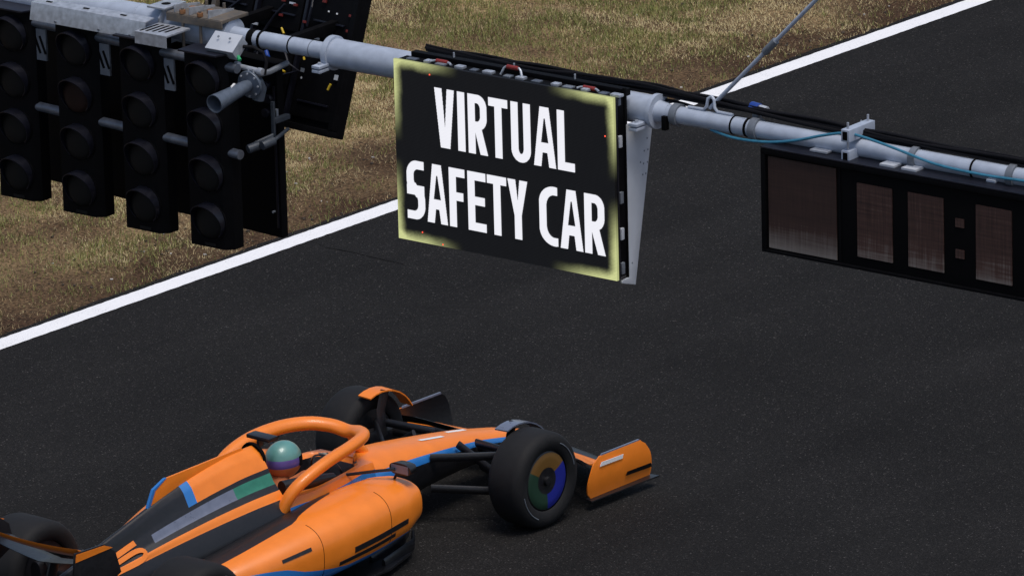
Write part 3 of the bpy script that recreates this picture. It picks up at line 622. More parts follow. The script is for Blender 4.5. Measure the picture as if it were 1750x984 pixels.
# ---- clock board on the right
T0, T1, TZ, TB, TY = 4.030, 6.35, -.055, -.668, -.15
tb = AT('clock_board', 'black countdown clock board with unlit brownish digit windows', 'clock', ((T0+T1)/2, TY, TB))
P = tb.part
def window_material(gain=1.0, streak=.85):
    m = bpy.data.materials.new('streaked_window'); m.use_nodes = True; n = m.node_tree.nodes; l = m.node_tree.links; b = n['Principled BSDF']
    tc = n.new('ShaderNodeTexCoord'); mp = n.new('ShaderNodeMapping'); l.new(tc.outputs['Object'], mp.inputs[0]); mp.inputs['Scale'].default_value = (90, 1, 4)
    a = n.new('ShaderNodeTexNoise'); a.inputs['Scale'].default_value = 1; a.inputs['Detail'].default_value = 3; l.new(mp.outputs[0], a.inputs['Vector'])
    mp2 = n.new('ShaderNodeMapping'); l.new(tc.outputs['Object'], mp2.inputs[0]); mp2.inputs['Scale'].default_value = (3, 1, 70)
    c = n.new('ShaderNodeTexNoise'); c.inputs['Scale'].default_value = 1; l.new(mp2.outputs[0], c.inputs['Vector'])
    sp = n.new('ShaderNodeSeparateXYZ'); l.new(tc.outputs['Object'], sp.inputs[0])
    gz = n.new('ShaderNodeMapRange'); l.new(sp.outputs['Z'], gz.inputs[0]); gz.inputs[1].default_value = .02; gz.inputs[2].default_value = .26; gz.inputs[3].default_value = 1; gz.inputs[4].default_value = 0  # window colour turns paler and greyer towards the bottom
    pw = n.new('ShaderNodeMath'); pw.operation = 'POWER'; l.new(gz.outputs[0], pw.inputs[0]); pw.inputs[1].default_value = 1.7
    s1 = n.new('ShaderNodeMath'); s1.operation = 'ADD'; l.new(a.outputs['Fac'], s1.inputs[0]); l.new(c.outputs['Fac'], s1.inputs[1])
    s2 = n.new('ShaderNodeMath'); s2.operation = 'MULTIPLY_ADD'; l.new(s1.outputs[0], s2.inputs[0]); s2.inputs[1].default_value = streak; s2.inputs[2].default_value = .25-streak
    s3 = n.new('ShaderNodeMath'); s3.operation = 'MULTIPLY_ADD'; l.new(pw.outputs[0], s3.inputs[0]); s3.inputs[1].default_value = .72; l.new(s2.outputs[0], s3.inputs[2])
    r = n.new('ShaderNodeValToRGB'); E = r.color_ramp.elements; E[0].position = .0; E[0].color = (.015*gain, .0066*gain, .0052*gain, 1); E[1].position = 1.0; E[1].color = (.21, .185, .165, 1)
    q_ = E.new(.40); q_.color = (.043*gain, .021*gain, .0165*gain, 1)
    l.new(s3.outputs[0], r.inputs[0]); l.new(r.outputs[0], b.inputs['Base Color']); b.inputs['Roughness'].default_value = .55
    return m
M['window'] = window_material(1.05, .45); M['digit'] = window_material(1.6)
P(MB().lo((T0, TY+.01, TB), (T1, TY+.14, TZ-.004)), 'housing', 'matblack', .004)
for a, b_ in (((T0-.004, TY-.012, TZ-.03), (T1, TY+.012, TZ)), ((T0-.004, TY-.012, TB-.004), (T1, TY+.012, TB+.012)), ((T0-.004, TY-.012, TB+.012), (T0+.026, TY+.012, TZ-.03)), ((T1-.03, TY-.012, TB+.012), (T1, TY+.012, TZ-.03))):
    P(MB().lo(a, b_), 'frame_bar', 'black', .003)
P(MB().lo((T0-.006, TY-.012, TZ+.003), (T1, TY+.145, TZ+.012)), 'top_sheet', 'visor', .002)
P(MB().lo((4.56, TY+.004, TB+.012), (4.575, TY+.011, TZ-.03)), 'joint_strip', 'black')
P(MB().lo((4.068, TY+.003, -.645), (4.545, TY+.011, -.098)), 'display_window', 'window')
for a in (4.690, 5.043, 5.507): P(MB().lo((a, TY+.003, -.598), (a+.242, TY+.011, -.160)), 'digit_window', 'digit')
P(MB().lo((5.86, TY+.003, -.598), (6.10, TY+.011, -.160)), 'digit_window', 'digit')
for z in (-.262, -.445): P(MB().lo((5.367, TY+.003, z-.05), (5.425, TY+.011, z)), 'colon_window', 'digit')
for s in (4.57, 5.55, 6.2): P(MB().lo((s-.03, -.06, -.09), (s+.03, .05, -.03)), 'hanger', 'grey', .003)
P(MB().lo((4.33, -.10, -.04), (4.45, .02, -.028)), 'top_tab', 'galv', .002)
for s in (4.83, 4.98): P(MB().lo((s, -.12, -.045), (s+.1, -.02, -.03)), 'top_tab', 'alum', .002)

# ---- cables
def cable(label, pts, r, m='cable', group=None):
    pts = [Vector(p) for p in pts]; out = []
    for i in range(len(pts)-1):
        p0, p1, p2, p3 = pts[max(i-1, 0)], pts[i], pts[i+1], pts[min(i+2, len(pts)-1)]
        for k in range(6):
            t = k/6; out.append(.5*((2*p1)+(-p0+p2)*t+(2*p0-5*p1+4*p2-p3)*t*t+(-p0+3*p1-3*p2+p3)*t**3))
    out.append(pts[-1]); o = out[0]
    mb = MB().tube(out, r, 8); e = mb.build('cable', m, None, o); wp = A0+AU*o.x+AY*o.y; e.location = (wp[0], wp[1], Z0+o.z); e.rotation_euler = (0, 0, AAZ)
    tag(e, label, 'cable', group); return e
LB = 'black cable of the bundle running along the top of the gantry arm'
for k in range(9):
    pts = []
    for i, s in enumerate(np.arange(1.42, 8.6, .42)):
        base = float(np.interp(s, [1.4, 3.1, 3.5, 4.2, 5.0, 9], [.100, .104, .094, .080, .066, .064])); y_ = float(np.interp(s, [1.4, 3.1, 3.6, 9], [.05, .05, .015, .01]))
        pts.append((s, y_+.019*(k % 3)+.006*math.sin(s*2+k), base-.25*max(0, y_+.019*(k % 3)-.03)+.013*(k//3)+.013*math.sin(s*(1.7+.45*k)+k*1.3)*(1 if s < 5 else .5)))
    cable(LB, pts, .0082+.0025*(k % 2), 'cable', 'black cables along the gantry arm')
cable('blue cable arching over the top of the message board', [G(740, 88, .12), G(790, 90, .14), G(830, 98, .14), G(880, 107, .13), G(930, 116, .12), G(975, 128, .1), G(1020, 144, .08)], .0105, 'bluecable')
cable('blue cable winding round the pole above the clock board', [G(1215, 222, -.03), G(1255, 236, -.055), G(1310, 243, -.07), G(1360, 240, -.075), G(1410, 231, -.075), G(1447, 228, -.07), G(1480, 236, -.07), G(1530, 254, -.075), G(1600, 281, -.075), G(1680, 299, -.075), G(1760, 311, -.075), G(1900, 335, -.07)], .0085, 'bluecable')
cable('thin black cable sagging behind the pole beside the stay rod', [G(1120, 168, .07), G(1170, 178, .07), G(1240, 203, .065), G(1290, 214, .065)], .010)
cn = AT('cable_connector', 'blue and white round cable connector behind the pole', 'connector', G(1300, 190, .06)); P = cn.part; g0 = G(1284, 183, .06)
P(MB().cyl(g0, g0+Vector((.06, 0, -.005)), .034, 18), 'socket', 'blueplastic', .004); P(MB().cyl(g0+Vector((.06, 0, -.006)), g0+Vector((.11, 0, -.01)), .029, 18), 'sleeve', 'alum', .004)
P(MB().lo(g0+Vector((.02, -.02, -.10)), g0+Vector((.06, .02, -.02))), 'bracket', 'greydark', .003)
ut = AT('upright_bolt', 'small upright galvanised bolt standing behind the clock board bracket', 'bolt', G(1472, 215, .1)); g0 = G(1472, 216, .1)
ut.part(MB().cyl(g0+Vector((0, 0, -.10)), g0+Vector((0, 0, .035)), .006, 8), 'rod', 'galv'); ut.part(MB().cyl(g0+Vector((0, 0, -.01)), g0+Vector((0, 0, .004)), .013, 6), 'nut', 'galv'); ut.part(MB().lo(g0+Vector((-.03, -.12, -.13)), g0+Vector((.03, .02, -.10))), 'foot', 'galv', .002)

# ================================================================== RACING CAR
FA = onz(938, 822, .36); CX, CY = FA[0], FA[1]+.99
car = empty('racing_car', (CX, CY, 0)); tag(car, 'orange and black open wheel racing car with blue trim driving on the track', 'racing car')
def cp(mb, name, m, bevel=0, parent=None, smooth=40, seg=2): return mb.build(name, m, parent or car, (0, 0, 0), bevel, smooth, seg)
def interp(rows, n):                                    # smooth interpolation of parameter rows
    rows = [np.array(r, float) for r in rows]; out = []
    for i in range(len(rows)-1):
        p0, p1, p2, p3 = rows[max(i-1, 0)], rows[i], rows[i+1], rows[min(i+2, len(rows)-1)]
        for k in range(n):
            t = k/n; v = .5*((2*p1)+(-p0+p2)*t+(2*p0-5*p1+4*p2-p3)*t*t+(-p0+3*p1-3*p2+p3)*t**3); v[0] = p1[0]*(1-t)+p2[0]*t; out.append(v)
    return out+[rows[-1]]
def se_ring(x, yc, hw, zb, zt, n=2.6, N=32):
    R = []
    for j in range(N):
        t = 2*math.pi*j/N; c, s = math.cos(t), math.sin(t)
        R.append((x, yc+hw*math.copysign(abs(c)**(2/n), c), (zb+zt)/2+(zt-zb)/2*math.copysign(abs(s)**(2/n), s)))
    return R
# nose and front bulkhead: orange top, blue waterline, black flanks
ns = interp([(1.16, .03, .20, .235), (1.10, .075, .175, .265), (.95, .105, .17, .315), (.6, .135, .20, .415), (.2, .17, .25, .50), (-.3, .215, .24, .575), (-.75, .25, .20, .63), (-1.08, .28, .16, .655)], 8)
def nose_m(c, t):
    q_ = abs(t-.25)
    if c.x > .95: return 2 if q_ < .14 else 1
    return 0 if q_ < .155 else (2 if q_ < .20 else 1)
cp(MB().loft([se_ring(r[0], 0, r[1], r[2], r[3], 2.8, 56) for r in ns], mfun=nose_m), 'nose', ['orange', 'carbon', 'carblue'])
for x0, x1, y in ((.05, .26, .03), (-.34, -.08, -.05)):
    def zn(x): return float(np.interp(-x, [-1.1, -.95, -.6, -.2, .3, .75, 1.08], [.265, .315, .415, .50, .575, .63, .655]))+.0025
    cp(MB().add([(x0, y-.02, zn(x0)), (x1, y-.02, zn(x1)), (x1, y+.02, zn(x1)), (x0, y+.02, zn(x0))], [(0, 1, 2, 3)]), 'logo_patch', 'white')
# cockpit tub with an open well
def tub(x, hw, zb, zr, iw, zi):
    half = [(0, zb), (hw*.6, zb), (hw*.9, zb+.03), (hw, zb+.12), (hw, (zb+zr)/2+.06), (hw*.97, zr-.05), (hw*.9, zr), (iw+.03, zr+.005), (iw, zr-.02), (iw*.97, zi+.05), (iw*.85, zi), (0, zi)]
    return [(x, -a, b) for a, b in half]+[(x, a, b) for a, b in reversed(half[1:-1])]
tb_ = interp([(-1.08, .28, .16, .655, .10, .645), (-1.14, .29, .15, .66, .12, .60), (-1.22, .30, .14, .665, .20, .42), (-1.5, .35, .13, .66, .25, .32), (-1.8, .38, .13, .655, .27, .32), (-2.02, .38, .13, .66, .22, .45), (-2.10, .38, .13, .66, .15, .62)], 4)
def tub_m(c, t):
    iw = np.interp(-c.x, [1.08, 1.22, 1.5, 1.8, 2.1], [.1, .2, .25, .27, .15])
    if abs(c.y) < iw+.005 and c.x < -1.12: return 1
    return 0 if c.z > .55 else (2 if c.z > .50 else 1)
cp(MB().loft([tub(*r) for r in tb_], mfun=tub_m), 'cockpit', ['orange', 'carbon', 'carblue'])
for sg in (-1, 1): cp(MB().tube([(-1.5, sg*.245, .655), (-1.75, sg*.25, .69), (-2.0, sg*.20, .70)], [.03, .05, .05], 12), 'headrest', 'carbon')
# engine cover
def ec(x, zt, wt, ws, zs, wb, zm, zb):
    half = [(0, zt), (.018, zt-.006), (wt*.6, zt-.045), (wt, zt-.12), ((wt+ws)/2*.92, (zt-.12+zs)/2), (ws*.93, zs+.035), (ws, zs), (wb*.98, (zs+zm)/2), (wb, zm), (wb*.9, (zm+zb)/2), (wb*.6, zb), (0, zb)]
    pts = np.array(half[:7]); L_ = np.concatenate([[0], np.cumsum(np.hypot(*np.diff(pts, axis=0).T))]); tt = np.linspace(0, L_[-1], 27)
    half = list(zip(np.interp(tt, L_, pts[:, 0]), np.interp(tt, L_, pts[:, 1])))+half[7:]
    return [(x, -a, b) for a, b in half]+[(x, a, b) for a, b in reversed(half[1:-1])]
er = interp([(-2.08, 1.0, .135, .29, .66, .37, .5, .15), (-2.45, .98, .115, .26, .64, .34, .46, .14), (-3.0, .88, .08, .20, .58, .28, .4, .14), (-3.6, .72, .055, .14, .50, .20, .36, .16), (-4.1, .58, .045, .10, .44, .15, .34, .24), (-4.35, .50, .04, .08, .41, .11, .33, .28)], 20)
def ec_m(c, t):
    k = min(t+.25/62, 1-t-.75/62)*62/26                # 0 at the spine, 1 at the shoulder line
    tail = -2.78
    if k < .44 and c.x > tail: return 0
    if k < .44 and c.x > tail-.07: return 4
    if .51 < k < .72 and c.x > -2.45: return 2
    if .51 < k < .72 and c.x > -3.25: return 3  # blue-grey band paints the sky's reflection onto the black cover
    if .84 < k < .985 and c.x > -4.2: return 0
    return 1
cp(MB().loft([ec(*r) for r in er], mfun=ec_m), 'engine_cover', ['orange', 'carbon', 'teal', 'carbongrey', 'carblue'])
cp(MB().lathe([(.001, .0), (.115, .0), (.122, .01), (.115, .03)], (-2.06, 0, .90), (-1, 0, 0), 24), 'air_intake', 'matblack')
fin = [(-2.15, .97), (-2.2, 1.015), (-3.0, 1.0), (-3.12, .95), (-3.2, .80), (-2.6, .93)]
f_ = cp(MB().prism(fin, (0, 0, 0), (1, 0, 0), (0, 0, 1), (0, 1, 0), .016), 'engine_fin', 'orange', .003)
cp(MB().prism([(-2.98, 1.003), (-3.0, 1.003), (-3.125, .952), (-3.205, .80), (-3.17, .81), (-3.10, .94)], (0, 0, 0), (1, 0, 0), (0, 0, 1), (0, 1, 0), .022), 'fin_edge', 'carblue', .002, f_)
cp(MB().lo((-2.02, -.11, 1.02), (-1.92, .11, 1.05)).lo((-2.02, -.012, .97), (-1.96, .012, 1.03)), 'camera_pod', 'carbon', .012)
# number-like rounded orange emblem on the engine cover flank
def flank(x, k):                                        # point on the right flank between shoulder(0) and spine(1)
    zt = np.interp(-x, [2.08, 2.45, 3.0, 3.6, 4.1, 4.35], [1., .98, .88, .72, .58, .50]); zs = np.interp(-x, [2.08, 2.45, 3.0, 3.6, 4.1, 4.35], [.66, .64, .58, .50, .44, .41])
    wt = np.interp(-x, [2.08, 2.45, 3.0, 3.6, 4.1, 4.35], [.135, .115, .08, .055, .045, .04]); ws = np.interp(-x, [2.08, 2.45, 3.0, 3.6, 4.1, 4.35], [.29, .26, .20, .14, .10, .08])
    z = zs+(zt-.12-zs)*k; y = ws+(wt-ws)*k; return Vector((x, -(y+.006), z+.004))
def ribbon(pts, w):
    pts = interp([(i_,)+tuple(p) for i_, p in enumerate(pts)], 4); pts = [Vector(p[1:]) for p in pts]; mb = MB(); L_ = []
    for i_, p in enumerate(pts):
        d_ = (pts[min(i_+1, len(pts)-1)]-pts[max(i_-1, 0)]).normalized(); n_ = Vector((0, -.8, .6)); b_ = d_.cross(n_).normalized()*w
        L_.append([p-b_, p+b_, p+b_+n_*.004, p-b_+n_*.004])
    return mb.loft(L_)
e0 = cp(ribbon([flank(-3.40, .95), flank(-3.6, .95), flank(-3.85, .95)], .020), 'emblem', 'orange')
cp(ribbon([flank(-3.86, .12), flank(-3.62, .12), flank(-3.42, .12), flank(-3.36, .36), flank(-3.42, .60), flank(-3.62, .60), flank(-3.86, .60)], .018), 'emblem_loop', 'orange', 0, e0)
# side pods
for sg in (-1, 1):
    sp_ = interp([(-1.06, .52, .17, .33, .57), (-1.12, .535, .215, .29, .605), (-1.30, .55, .26, .23, .64), (-1.75, .55, .29, .17, .64), (-2.3, .52, .285, .13, .58), (-2.9, .43, .235, .11, .47), (-3.4, .31, .16, .11, .36), (-3.6, .25, .11, .12, .30)], 9)
    NA, NB_, NC = 40, 8, 26; rings = []
    for x_, yc_, hw_, zb_, zt_ in sp_:
        ti = np.interp(-x_, [1.06, 1.3, 1.5, 1.75, 2.3, 3.6], [-.22, -.18, .05, .20, .26, .30]); tl = np.interp(-x_, [1.0, 2.0, 2.5, 3.0, 3.6], [.60, .58, .50, .42, .36]); tb2 = tl+np.interp(-x_, [1.0, 2.0, 2.6, 3.6], [.05, .07, .13, .2])
        us = np.concatenate([np.linspace(ti, tl, NA, endpoint=False), np.linspace(tl, tb2, NB_, endpoint=False), np.linspace(tb2, ti+1, NC, endpoint=False)])
        rg = []
        for u_ in us:                                   # u: 0 inner side, .25 top, .5 outer side, .75 belly
            c_, s_ = math.cos(2*math.pi*u_), math.sin(2*math.pi*u_); n_ = 2.7
            rg.append((x_, sg*(yc_-hw_*math.copysign(abs(c_)**(2/n_), c_)), (zb_+zt_)/2+(zt_-zb_)/2*math.copysign(abs(s_)**(2/n_), s_)))
        rings.append(rg)
    NT = NA+NB_+NC
    pod = cp(MB().loft(rings, mfun=lambda c, t: 0 if t*NT < NA-.01 else (1 if t*NT < NA+NB_-.01 else 2)), 'side_pod', ['orange', 'carblue', 'carbon'])
    def podpt(x_, u_, o_=.004):
        q_ = [np.interp(-x_, [-r[0] for r in sp_], [r[k_] for r in sp_]) for k_ in (1, 2, 3, 4)]; c_, s_ = math.cos(2*math.pi*u_), math.sin(2*math.pi*u_); n_ = 2.7
        return Vector((x_, sg*(q_[0]-(q_[1]+o_)*math.copysign(abs(c_)**(2/n_), c_)), (q_[2]+q_[3])/2+((q_[3]-q_[2])/2+o_)*math.copysign(abs(s_)**(2/n_), s_)))
    for xs_ in (-1.55, -2.25): cp(MB().tube([podpt(xs_, u_, .0005) for u_ in np.linspace(.3, .58, 16)], .0022, 6), 'panel_seam', 'matblack', 0, pod)
    for u_, x0_, x1_ in ((.515, -1.35, -1.95), (.545, -1.5, -2.1), (.44, -2.35, -2.6)):
        cp(MB().loft([[podpt(x_, u_-.010), podpt(x_, u_+.010), podpt(x_, u_+.010, .001), podpt(x_, u_-.010, .001)] for x_ in np.linspace(x0_, x1_, 14)]), 'side_mark', 'carbon', 0, pod)
    cp(MB().loft([se_ring(-1.052, sg*.52, .15, .36, .555, 2.7), se_ring(-1.058, sg*.52, .15, .36, .555, 2.7)]), 'inlet', 'matblack', 0, pod)
    cp(MB().tube([(-1.42, sg*.30, .66), (-1.32, sg*.5, .70), (-1.26, sg*.62, .72)], .012, 8).tube([(-1.2, sg*.56, .62), (-1.24, sg*.64, .72)], .010, 8), 'mirror_stay', 'carbon')
    mr = cp(MB().loft([se_ring(-1.13, sg*.66, .05, .70, .745), se_ring(-1.17, sg*.66, .09, .685, .765), se_ring(-1.25, sg*.66, .10, .68, .77)]), 'mirror', 'carbon')
    cp(MB().lo((-1.2545, sg*.66-.08, .695), (-1.2515, sg*.66+.08, .755)), 'mirror_glass', 'carbongrey', 0, mr)
# floor
fl_ = [(-.78, .18), (-.95, .42), (-1.15, .66), (-1.5, .77), (-2.6, .80), (-3.05, .76), (-3.2, .62), (-3.35, .52), (-4.2, .50), (-4.25, .30)]
poly = [(a, b) for a, b in fl_]+[(a, -b) for a, b in reversed(fl_)]
flr = cp(MB().prism(poly, (0, 0, .065), (1, 0, 0), (0, 1, 0), (0, 0, 1), .022), 'floor', 'carbon', .004)
for sg in (-1, 1):
    for k in range(4): cp(MB().tube([(-.82-.05*k, sg*(.22+.1*k), .12), (-1.1, sg*(.30+.11*k), .11), (-1.5, sg*(.34+.12*k), .08)], .016, 8, flat=3), 'floor_fence', 'carbon', 0, flr)
    cp(MB().prism([(-1.7, .0), (-2.9, .0), (-2.95, .06), (-1.9, .045)], (0, sg*.80, .075), (1, 0, 0), (0, 0, 1), (0, 1, 0), .012), 'edge_wing', 'carbongrey', .002, flr)
    cp(MB().prism([(-3.55, .09), (-4.25, .09), (-4.25, .40), (-3.9, .30)], (0, sg*.5, 0), (1, 0, 0), (0, 0, 1), (0, 1, 0), .012), 'diffuser_wall', 'carbon', .002, flr)
# halo
hp = [(-1.06, .0, .835), (-1.09, .13, .86), (-1.2, .265, .88), (-1.42, .355, .885), (-1.7, .39, .86), (-1.95, .385, .79), (-2.07, .35, .70), (-2.13, .30, .56)]
full = [(a, -b, c) for a, b, c in reversed(hp[1:])]+hp
def smoothpath(pts, n=5):
    r = interp([(i,)+p for i, p in enumerate(pts)], n); return [tuple(v[1:]) for v in r]
cp(MB().tube(smoothpath(full), .056, 18, flat=.8), 'halo', 'orange')
cp(MB().tube([(-.90, 0, .63), (-.98, 0, .72), (-1.03, 0, .79), (-1.06, 0, .85)], [.045, .032, .03, .036], 14), 'halo_pillar', 'orange')
# front wing
for k in range(4):
    rings = []
    for y in np.linspace(-.955, .955, 33):
        a = abs(y)/.955; xl = 1.30-.30*a**1.6-.155*k-(.02*k)*a; ch = .19 if k == 0 else .165; z = .105+.052*k*(.45+.75*min(1, a*1.35))+.05*a**3
        if k: z -= .018*max(0, 1-a*4)
        tl = .10+.16*k; ct, st_ = math.cos(tl), math.sin(tl); R = []
        for u_, w_ in ((0, 0), (.12, .016), (.4, .020), (.75, .012), (1, .002), (1, -.001), (.7, -.002), (.35, -.008), (.1, -.010)):
            R.append((xl-ch*u_*ct, y, z+ch*u_*st_+w_))
        rings.append(R)
    cp(MB().loft(rings, mi=0), 'wing_flap' if k else 'wing_main_plane', 'carbon' if k in (0, 3) else 'orange', 0, None, 50)
for sg in (-1, 1):
    lv = interp([(.085, .50, 1.185), (.125, .46, 1.19), (.20, .45, 1.185), (.28, .48, 1.165), (.35, .53, 1.12), (.385, .60, 1.07)], 4); rings = []
    for z_, xa, xb in lv:
        y0 = sg*(.965+.02*math.sin(math.pi*(z_-.1)/.32)); rings.append([(xa, y0, z_), (xb, y0, z_), (xb, y0-sg*.010, z_), (xa, y0-sg*.010, z_)])
    e_ = cp(MB().loft(rings, mfun=lambda c, t: 1 if .4 < t < .6 else 0), 'wing_endplate', ['orange', 'carbon'], 0, None, 50)
    cp(MB().prism([(.88, .165), (1.175, .155), (1.17, .185), (.90, .19)], (0, sg*.987, 0), (1, 0, 0), (0, 0, 1), (0, 1, 0), .006), 'endplate_slot', 'matblack', 0, e_)
    cp(MB().prism([(.62, .380), (1.07, .378), (1.06, .394), (.63, .396)], (0, sg*.963, 0), (1, 0, 0), (0, 0, 1), (0, 1, 0), .014), 'endplate_edge', 'carbongrey', .001, e_)
    cp(MB().prism([(.46, -.03), (1.22, -.05), (1.20, .04), (.48, .045)], (0, sg*.975, .078), (1, 0, 0), (0, 1, 0), (0, 0, 1), .012), 'footplate', 'carbon', .003, e_)
    cp(MB().prism([(.58, .315), (.84, .31), (.85, .34), (.60, .345)], (0, sg*.990, 0), (1, 0, 0), (0, 0, 1), (0, 1, 0), .004), 'logo_patch', 'white', 0, e_)
# wheels
def wheel(x, yc, w, sg, front):
    R_ = .36; h = w/2; prof = [(.225, -h+.02), (.24, -h+.004), (.29, -h-.004), (.325, -h+.004), (.348, -h+.03), (.358, -h+.06), (R_, 0), (.358, h-.06), (.348, h-.03), (.325, h-.004), (.29, h+.004), (.24, h-.004), (.225, h-.02)]
    ty = cp(MB().lathe(prof, (x, sg*yc, R_), (0, 1, 0), 56), 'wheel', 'rubber', 0, None, 60); ty['label'] = 'black slick tyre with coloured wheel cover'
    yo = sg*(yc+h)
    def cm(i, t):
        if i in (2, 3):
            a = (t*360) % 360
            return 1 if a < 115 else (2 if a < 235 else 3)
        return 0
    ax = (0, 1, 0) if sg > 0 else (0, -1, 0)
    cpv = [(.001, -.018), (.055, -.016), (.10, -.012), (.16, -.008), (.212, -.012), (.232, -.03)]
    # lathe frames differ by side, so wedge offset is set by the angle of the first spoke
    cp(MB().lathe(cpv, (x, yo-sg*.006, R_), ax, 48, mfun=lambda i, t: (0 if i < 2 else (4 if i < 0 else (0 if i == 4 else [1, 2, 3][int(((t+WEDGE) % 1)*3)])))), 'wheel_cover', ['carbon', 'chrome_y', 'chrome_g', 'chrome_b', 'chrome_b'], 0, ty)
    cp(MB().lathe([(.225, -.05), (.22, .0), (.05, .03), (.001, .03)], (x, sg*(yc-h)+sg*.03, R_), (0, -sg, 0), 36), 'inner_rim', 'carbon', 0, ty)
    cp(MB().cyl((x, yo-sg*.03, R_), (x, yo+sg*.004, R_), .034, 16), 'wheel_nut', 'carbon', .004, ty)
    for a0 in (.2, 3.34):
        pts = [(x+math.cos(a0+.9*i/14)*.288, yo+sg*.0045, R_+math.sin(a0+.9*i/14)*.288) for i in range(15)]
        cp(MB().tube(pts, .004, 6), 'sidewall_mark', 'greydark', 0, ty)
    return ty
WEDGE = .417
for sg in (-1, 1):
    wf = wheel(0, .8375, .305, sg, True); wr = wheel(-3.6, .7875, .405, sg, False)
    # over-wheel deflector
    wl = []
    for i in range(9):
        a = math.radians(30+80*i/8); wl.append([(math.cos(a)*.39+.0, sg*.60, .36+math.sin(a)*.385), (math.cos(a)*.39, sg*.72, .362+math.sin(a)*.388), (math.cos(a)*.385, sg*.72, .356+math.sin(a)*.384), (math.cos(a)*.385, sg*.60, .354+math.sin(a)*.381)])
    cp(MB().loft(wl), 'wheel_deflector', 'orange' if sg > 0 else 'carbongrey')
    cp(MB().tube([(.0, sg*.60, .40), (.0, sg*.62, .60), (.05, sg*.62, .74)], .016, 8, flat=3), 'deflector_stem', 'carbon')
    cp(MB().loft([se_ring(.16, sg*.63, .04, .24, .46), se_ring(-.16, sg*.63, .04, .22, .48)]), 'brake_duct', 'carbon')
    for a, b in (((.12, sg*.20, .47), (.02, sg*.66, .50)), ((-.42, sg*.22, .50), (-.02, sg*.66, .50)), ((.20, sg*.17, .27), (.02, sg*.66, .22)), ((-.42, sg*.22, .27), (-.02, sg*.66, .22)), ((-.10, sg*.21, .52), (.0, sg*.62, .26)), ((.16, sg*.19, .42), (.10, sg*.66, .40))):
        cp(MB().tube([a, b], .016, 10, flat=2.0), 'suspension_arm', 'carbon')
    for a, b in (((-3.2, sg*.18, .44), (-3.58, sg*.60, .50)), ((-3.95, sg*.14, .44), (-3.62, sg*.60, .50)), ((-3.15, sg*.22, .24), (-3.58, sg*.60, .22)), ((-3.95, sg*.16, .24), (-3.62, sg*.60, .22)), ((-3.6, sg*.1, .36), (-3.6, sg*.62, .36))):
        cp(MB().tube([a, b], .017, 10, flat=1.8), 'suspension_arm', 'carbon')
    cp(MB().loft([se_ring(-3.45, sg*.56, .05, .22, .48), se_ring(-3.75, sg*.56, .05, .22, .48)]), 'brake_duct', 'carbon')
# rear wing
for nm, x0, ch, z0, tl, m in (('rear_wing_main_plane', -4.02, .27, .74, .22, 'carbon'), ('rear_wing_flap', -4.27, .17, .84, .62, 'orange'), ('beam_wing', -4.15, .16, .46, .35, 'carbon')):
    rings = []
    for y in np.linspace(-.5, .5, 17):
        a = abs(y)/.5; z = z0+.03*a**2-(.05*(1-a) if 'main' in nm else 0); R = []
        for u_, w_ in ((0, 0), (.15, .014), (.45, .016), (1, .003), (1, -.001), (.5, -.010), (.15, -.010)): R.append((x0-ch*u_*math.cos(tl), y, z+ch*u_*math.sin(tl)+w_))
        rings.append(R)
    cp(MB().loft(rings), nm, m, 0, None, 50)
for sg in (-1, 1):
    ep_ = cp(MB().prism([(-4.0, .70), (-4.05, .86), (-4.16, .945), (-4.45, .955), (-4.47, .80), (-4.40, .60), (-4.32, .40), (-4.20, .40), (-4.22, .60)], (0, sg*.508, 0), (1, 0, 0), (0, 0, 1), (0, 1, 0), .014), 'rear_wing_endplate', 'carbon', .003)
    cp(MB().prism([(-4.08, .90), (-4.16, .935), (-4.44, .945), (-4.45, .89)], (0, sg*.516, 0), (1, 0, 0), (0, 0, 1), (0, 1, 0), .006), 'endplate_stripe', 'orange', 0, ep_)
cp(MB().tube([(-4.18, 0, .46), (-4.16, 0, .62), (-4.12, 0, .72)], .022, 10, flat=2.2), 'wing_pylon', 'carbon')
cp(MB().lo((-4.46, -.04, .30), (-4.38, .04, .40)), 'rain_light', 'red', .008)
cp(MB().lathe([(.15, 0), (.16, .012), (.15, .024)], (-1.30, 0, .58), (1, 0, .35), 24), 'steering_wheel', 'carbon')

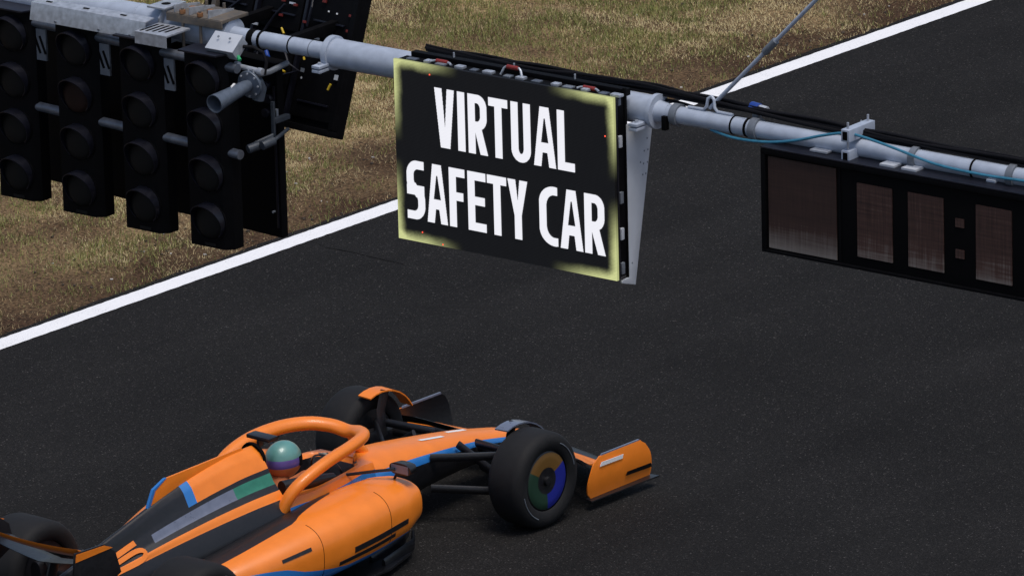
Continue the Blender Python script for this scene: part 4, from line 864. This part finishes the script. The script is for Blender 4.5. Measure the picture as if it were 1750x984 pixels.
# driver: body is one skinned surface, helmet and visor on it
def driver():
    me = bpy.data.meshes.new('person')
    J = [((-2.02, 0, .40), .12), ((-1.95, 0, .52), .13), ((-1.86, 0, .61), .115), ((-1.80, 0, .69), .055), ((-1.76, 0, .78), .085)]
    E = [(0, 1), (1, 2), (2, 3), (3, 4)]
    for sg in (-1, 1):
        b = len(J); J += [((-1.85, sg*.17, .60), .062), ((-1.68, sg*.215, .49), .05), ((-1.45, sg*.17, .53), .04), ((-1.34, sg*.14, .575), .032)]; E += [(2, b), (b, b+1), (b+1, b+2), (b+2, b+3)]
        c = len(J); J += [((-1.90, sg*.09, .38), .085), ((-1.45, sg*.10, .45), .07), ((-1.0, sg*.08, .40), .05)]; E += [(0, c), (c, c+1), (c+1, c+2)]
    o = Vector((-1.9, 0, .32)); me.from_pydata([tuple(Vector(p)-o) for p, r in J], E, [])
    ob = bpy.data.objects.new('person', me); COL.objects.link(ob); ob.location = (CX+o.x, CY+o.y, o.z)
    sk = ob.modifiers.new('skin', 'SKIN'); sd_ = me.skin_vertices[0].data
    for i, (p, r) in enumerate(J): sd_[i].radius = (r, r)
    sd_[0].use_root = True; sb = ob.modifiers.new('sub', 'SUBSURF'); sb.levels = sb.render_levels = 2; sk.use_smooth_shade = True
    dg = bpy.context.evaluated_depsgraph_get(); m2 = bpy.data.meshes.new_from_object(ob.evaluated_get(dg)); ob.modifiers.clear(); ob.data = m2
    m2.materials.clear(); m2.materials.append(mat('race_suit', (.35, .10, .03), .8, 0, 0, .2, 20))
    tag(ob, 'driver in a teal and purple helmet seated in the orange racing car', 'person')
    hm = MB(); prof = []
    c = Vector((.14, 0, .485)); rings = []
    for i in range(15):
        a = math.pi*(i+.02)/14.04; z = math.cos(a)*.142; r = math.sin(a)
        rings.append([(c.x+math.cos(t)*.150*r*(1.0 if math.cos(t) < 0 else 1.04), c.y+math.sin(t)*.122*r, c.z+z*(1.0 if z > 0 else .95)) for t in np.linspace(0, 2*math.pi, 28, endpoint=False)])
    def hmf(cc, t): return 0 if cc.z > c.z+.045 else (1 if cc.z > c.z-.03 else 2)
    hm.loft(rings, mfun=hmf)
    h = hm.build('helmet', [mat('helmet_teal', (.10, .26, .24), .35, 0, .4, .15, 10), mat('helmet_purple', (.11, .08, .30), .35, 0, .4, .15, 10), mat('helmet_orange', (.60, .18, .06), .35, 0, .4)], ob, smooth=60)
    vz = []
    for i in range(17):
        t = -1.25+2.5*i/16; vz.append([(c.x+math.cos(t)*k*.158, c.y+math.sin(t)*k*.126, c.z+zz) for k, zz in ((1.0, -.035), (1.0, .0), (.97, .035), (.95, .035), (.97, .0), (.97, -.035))])
    MB().loft(vz).build('visor', 'matblack', h, smooth=60)
driver()
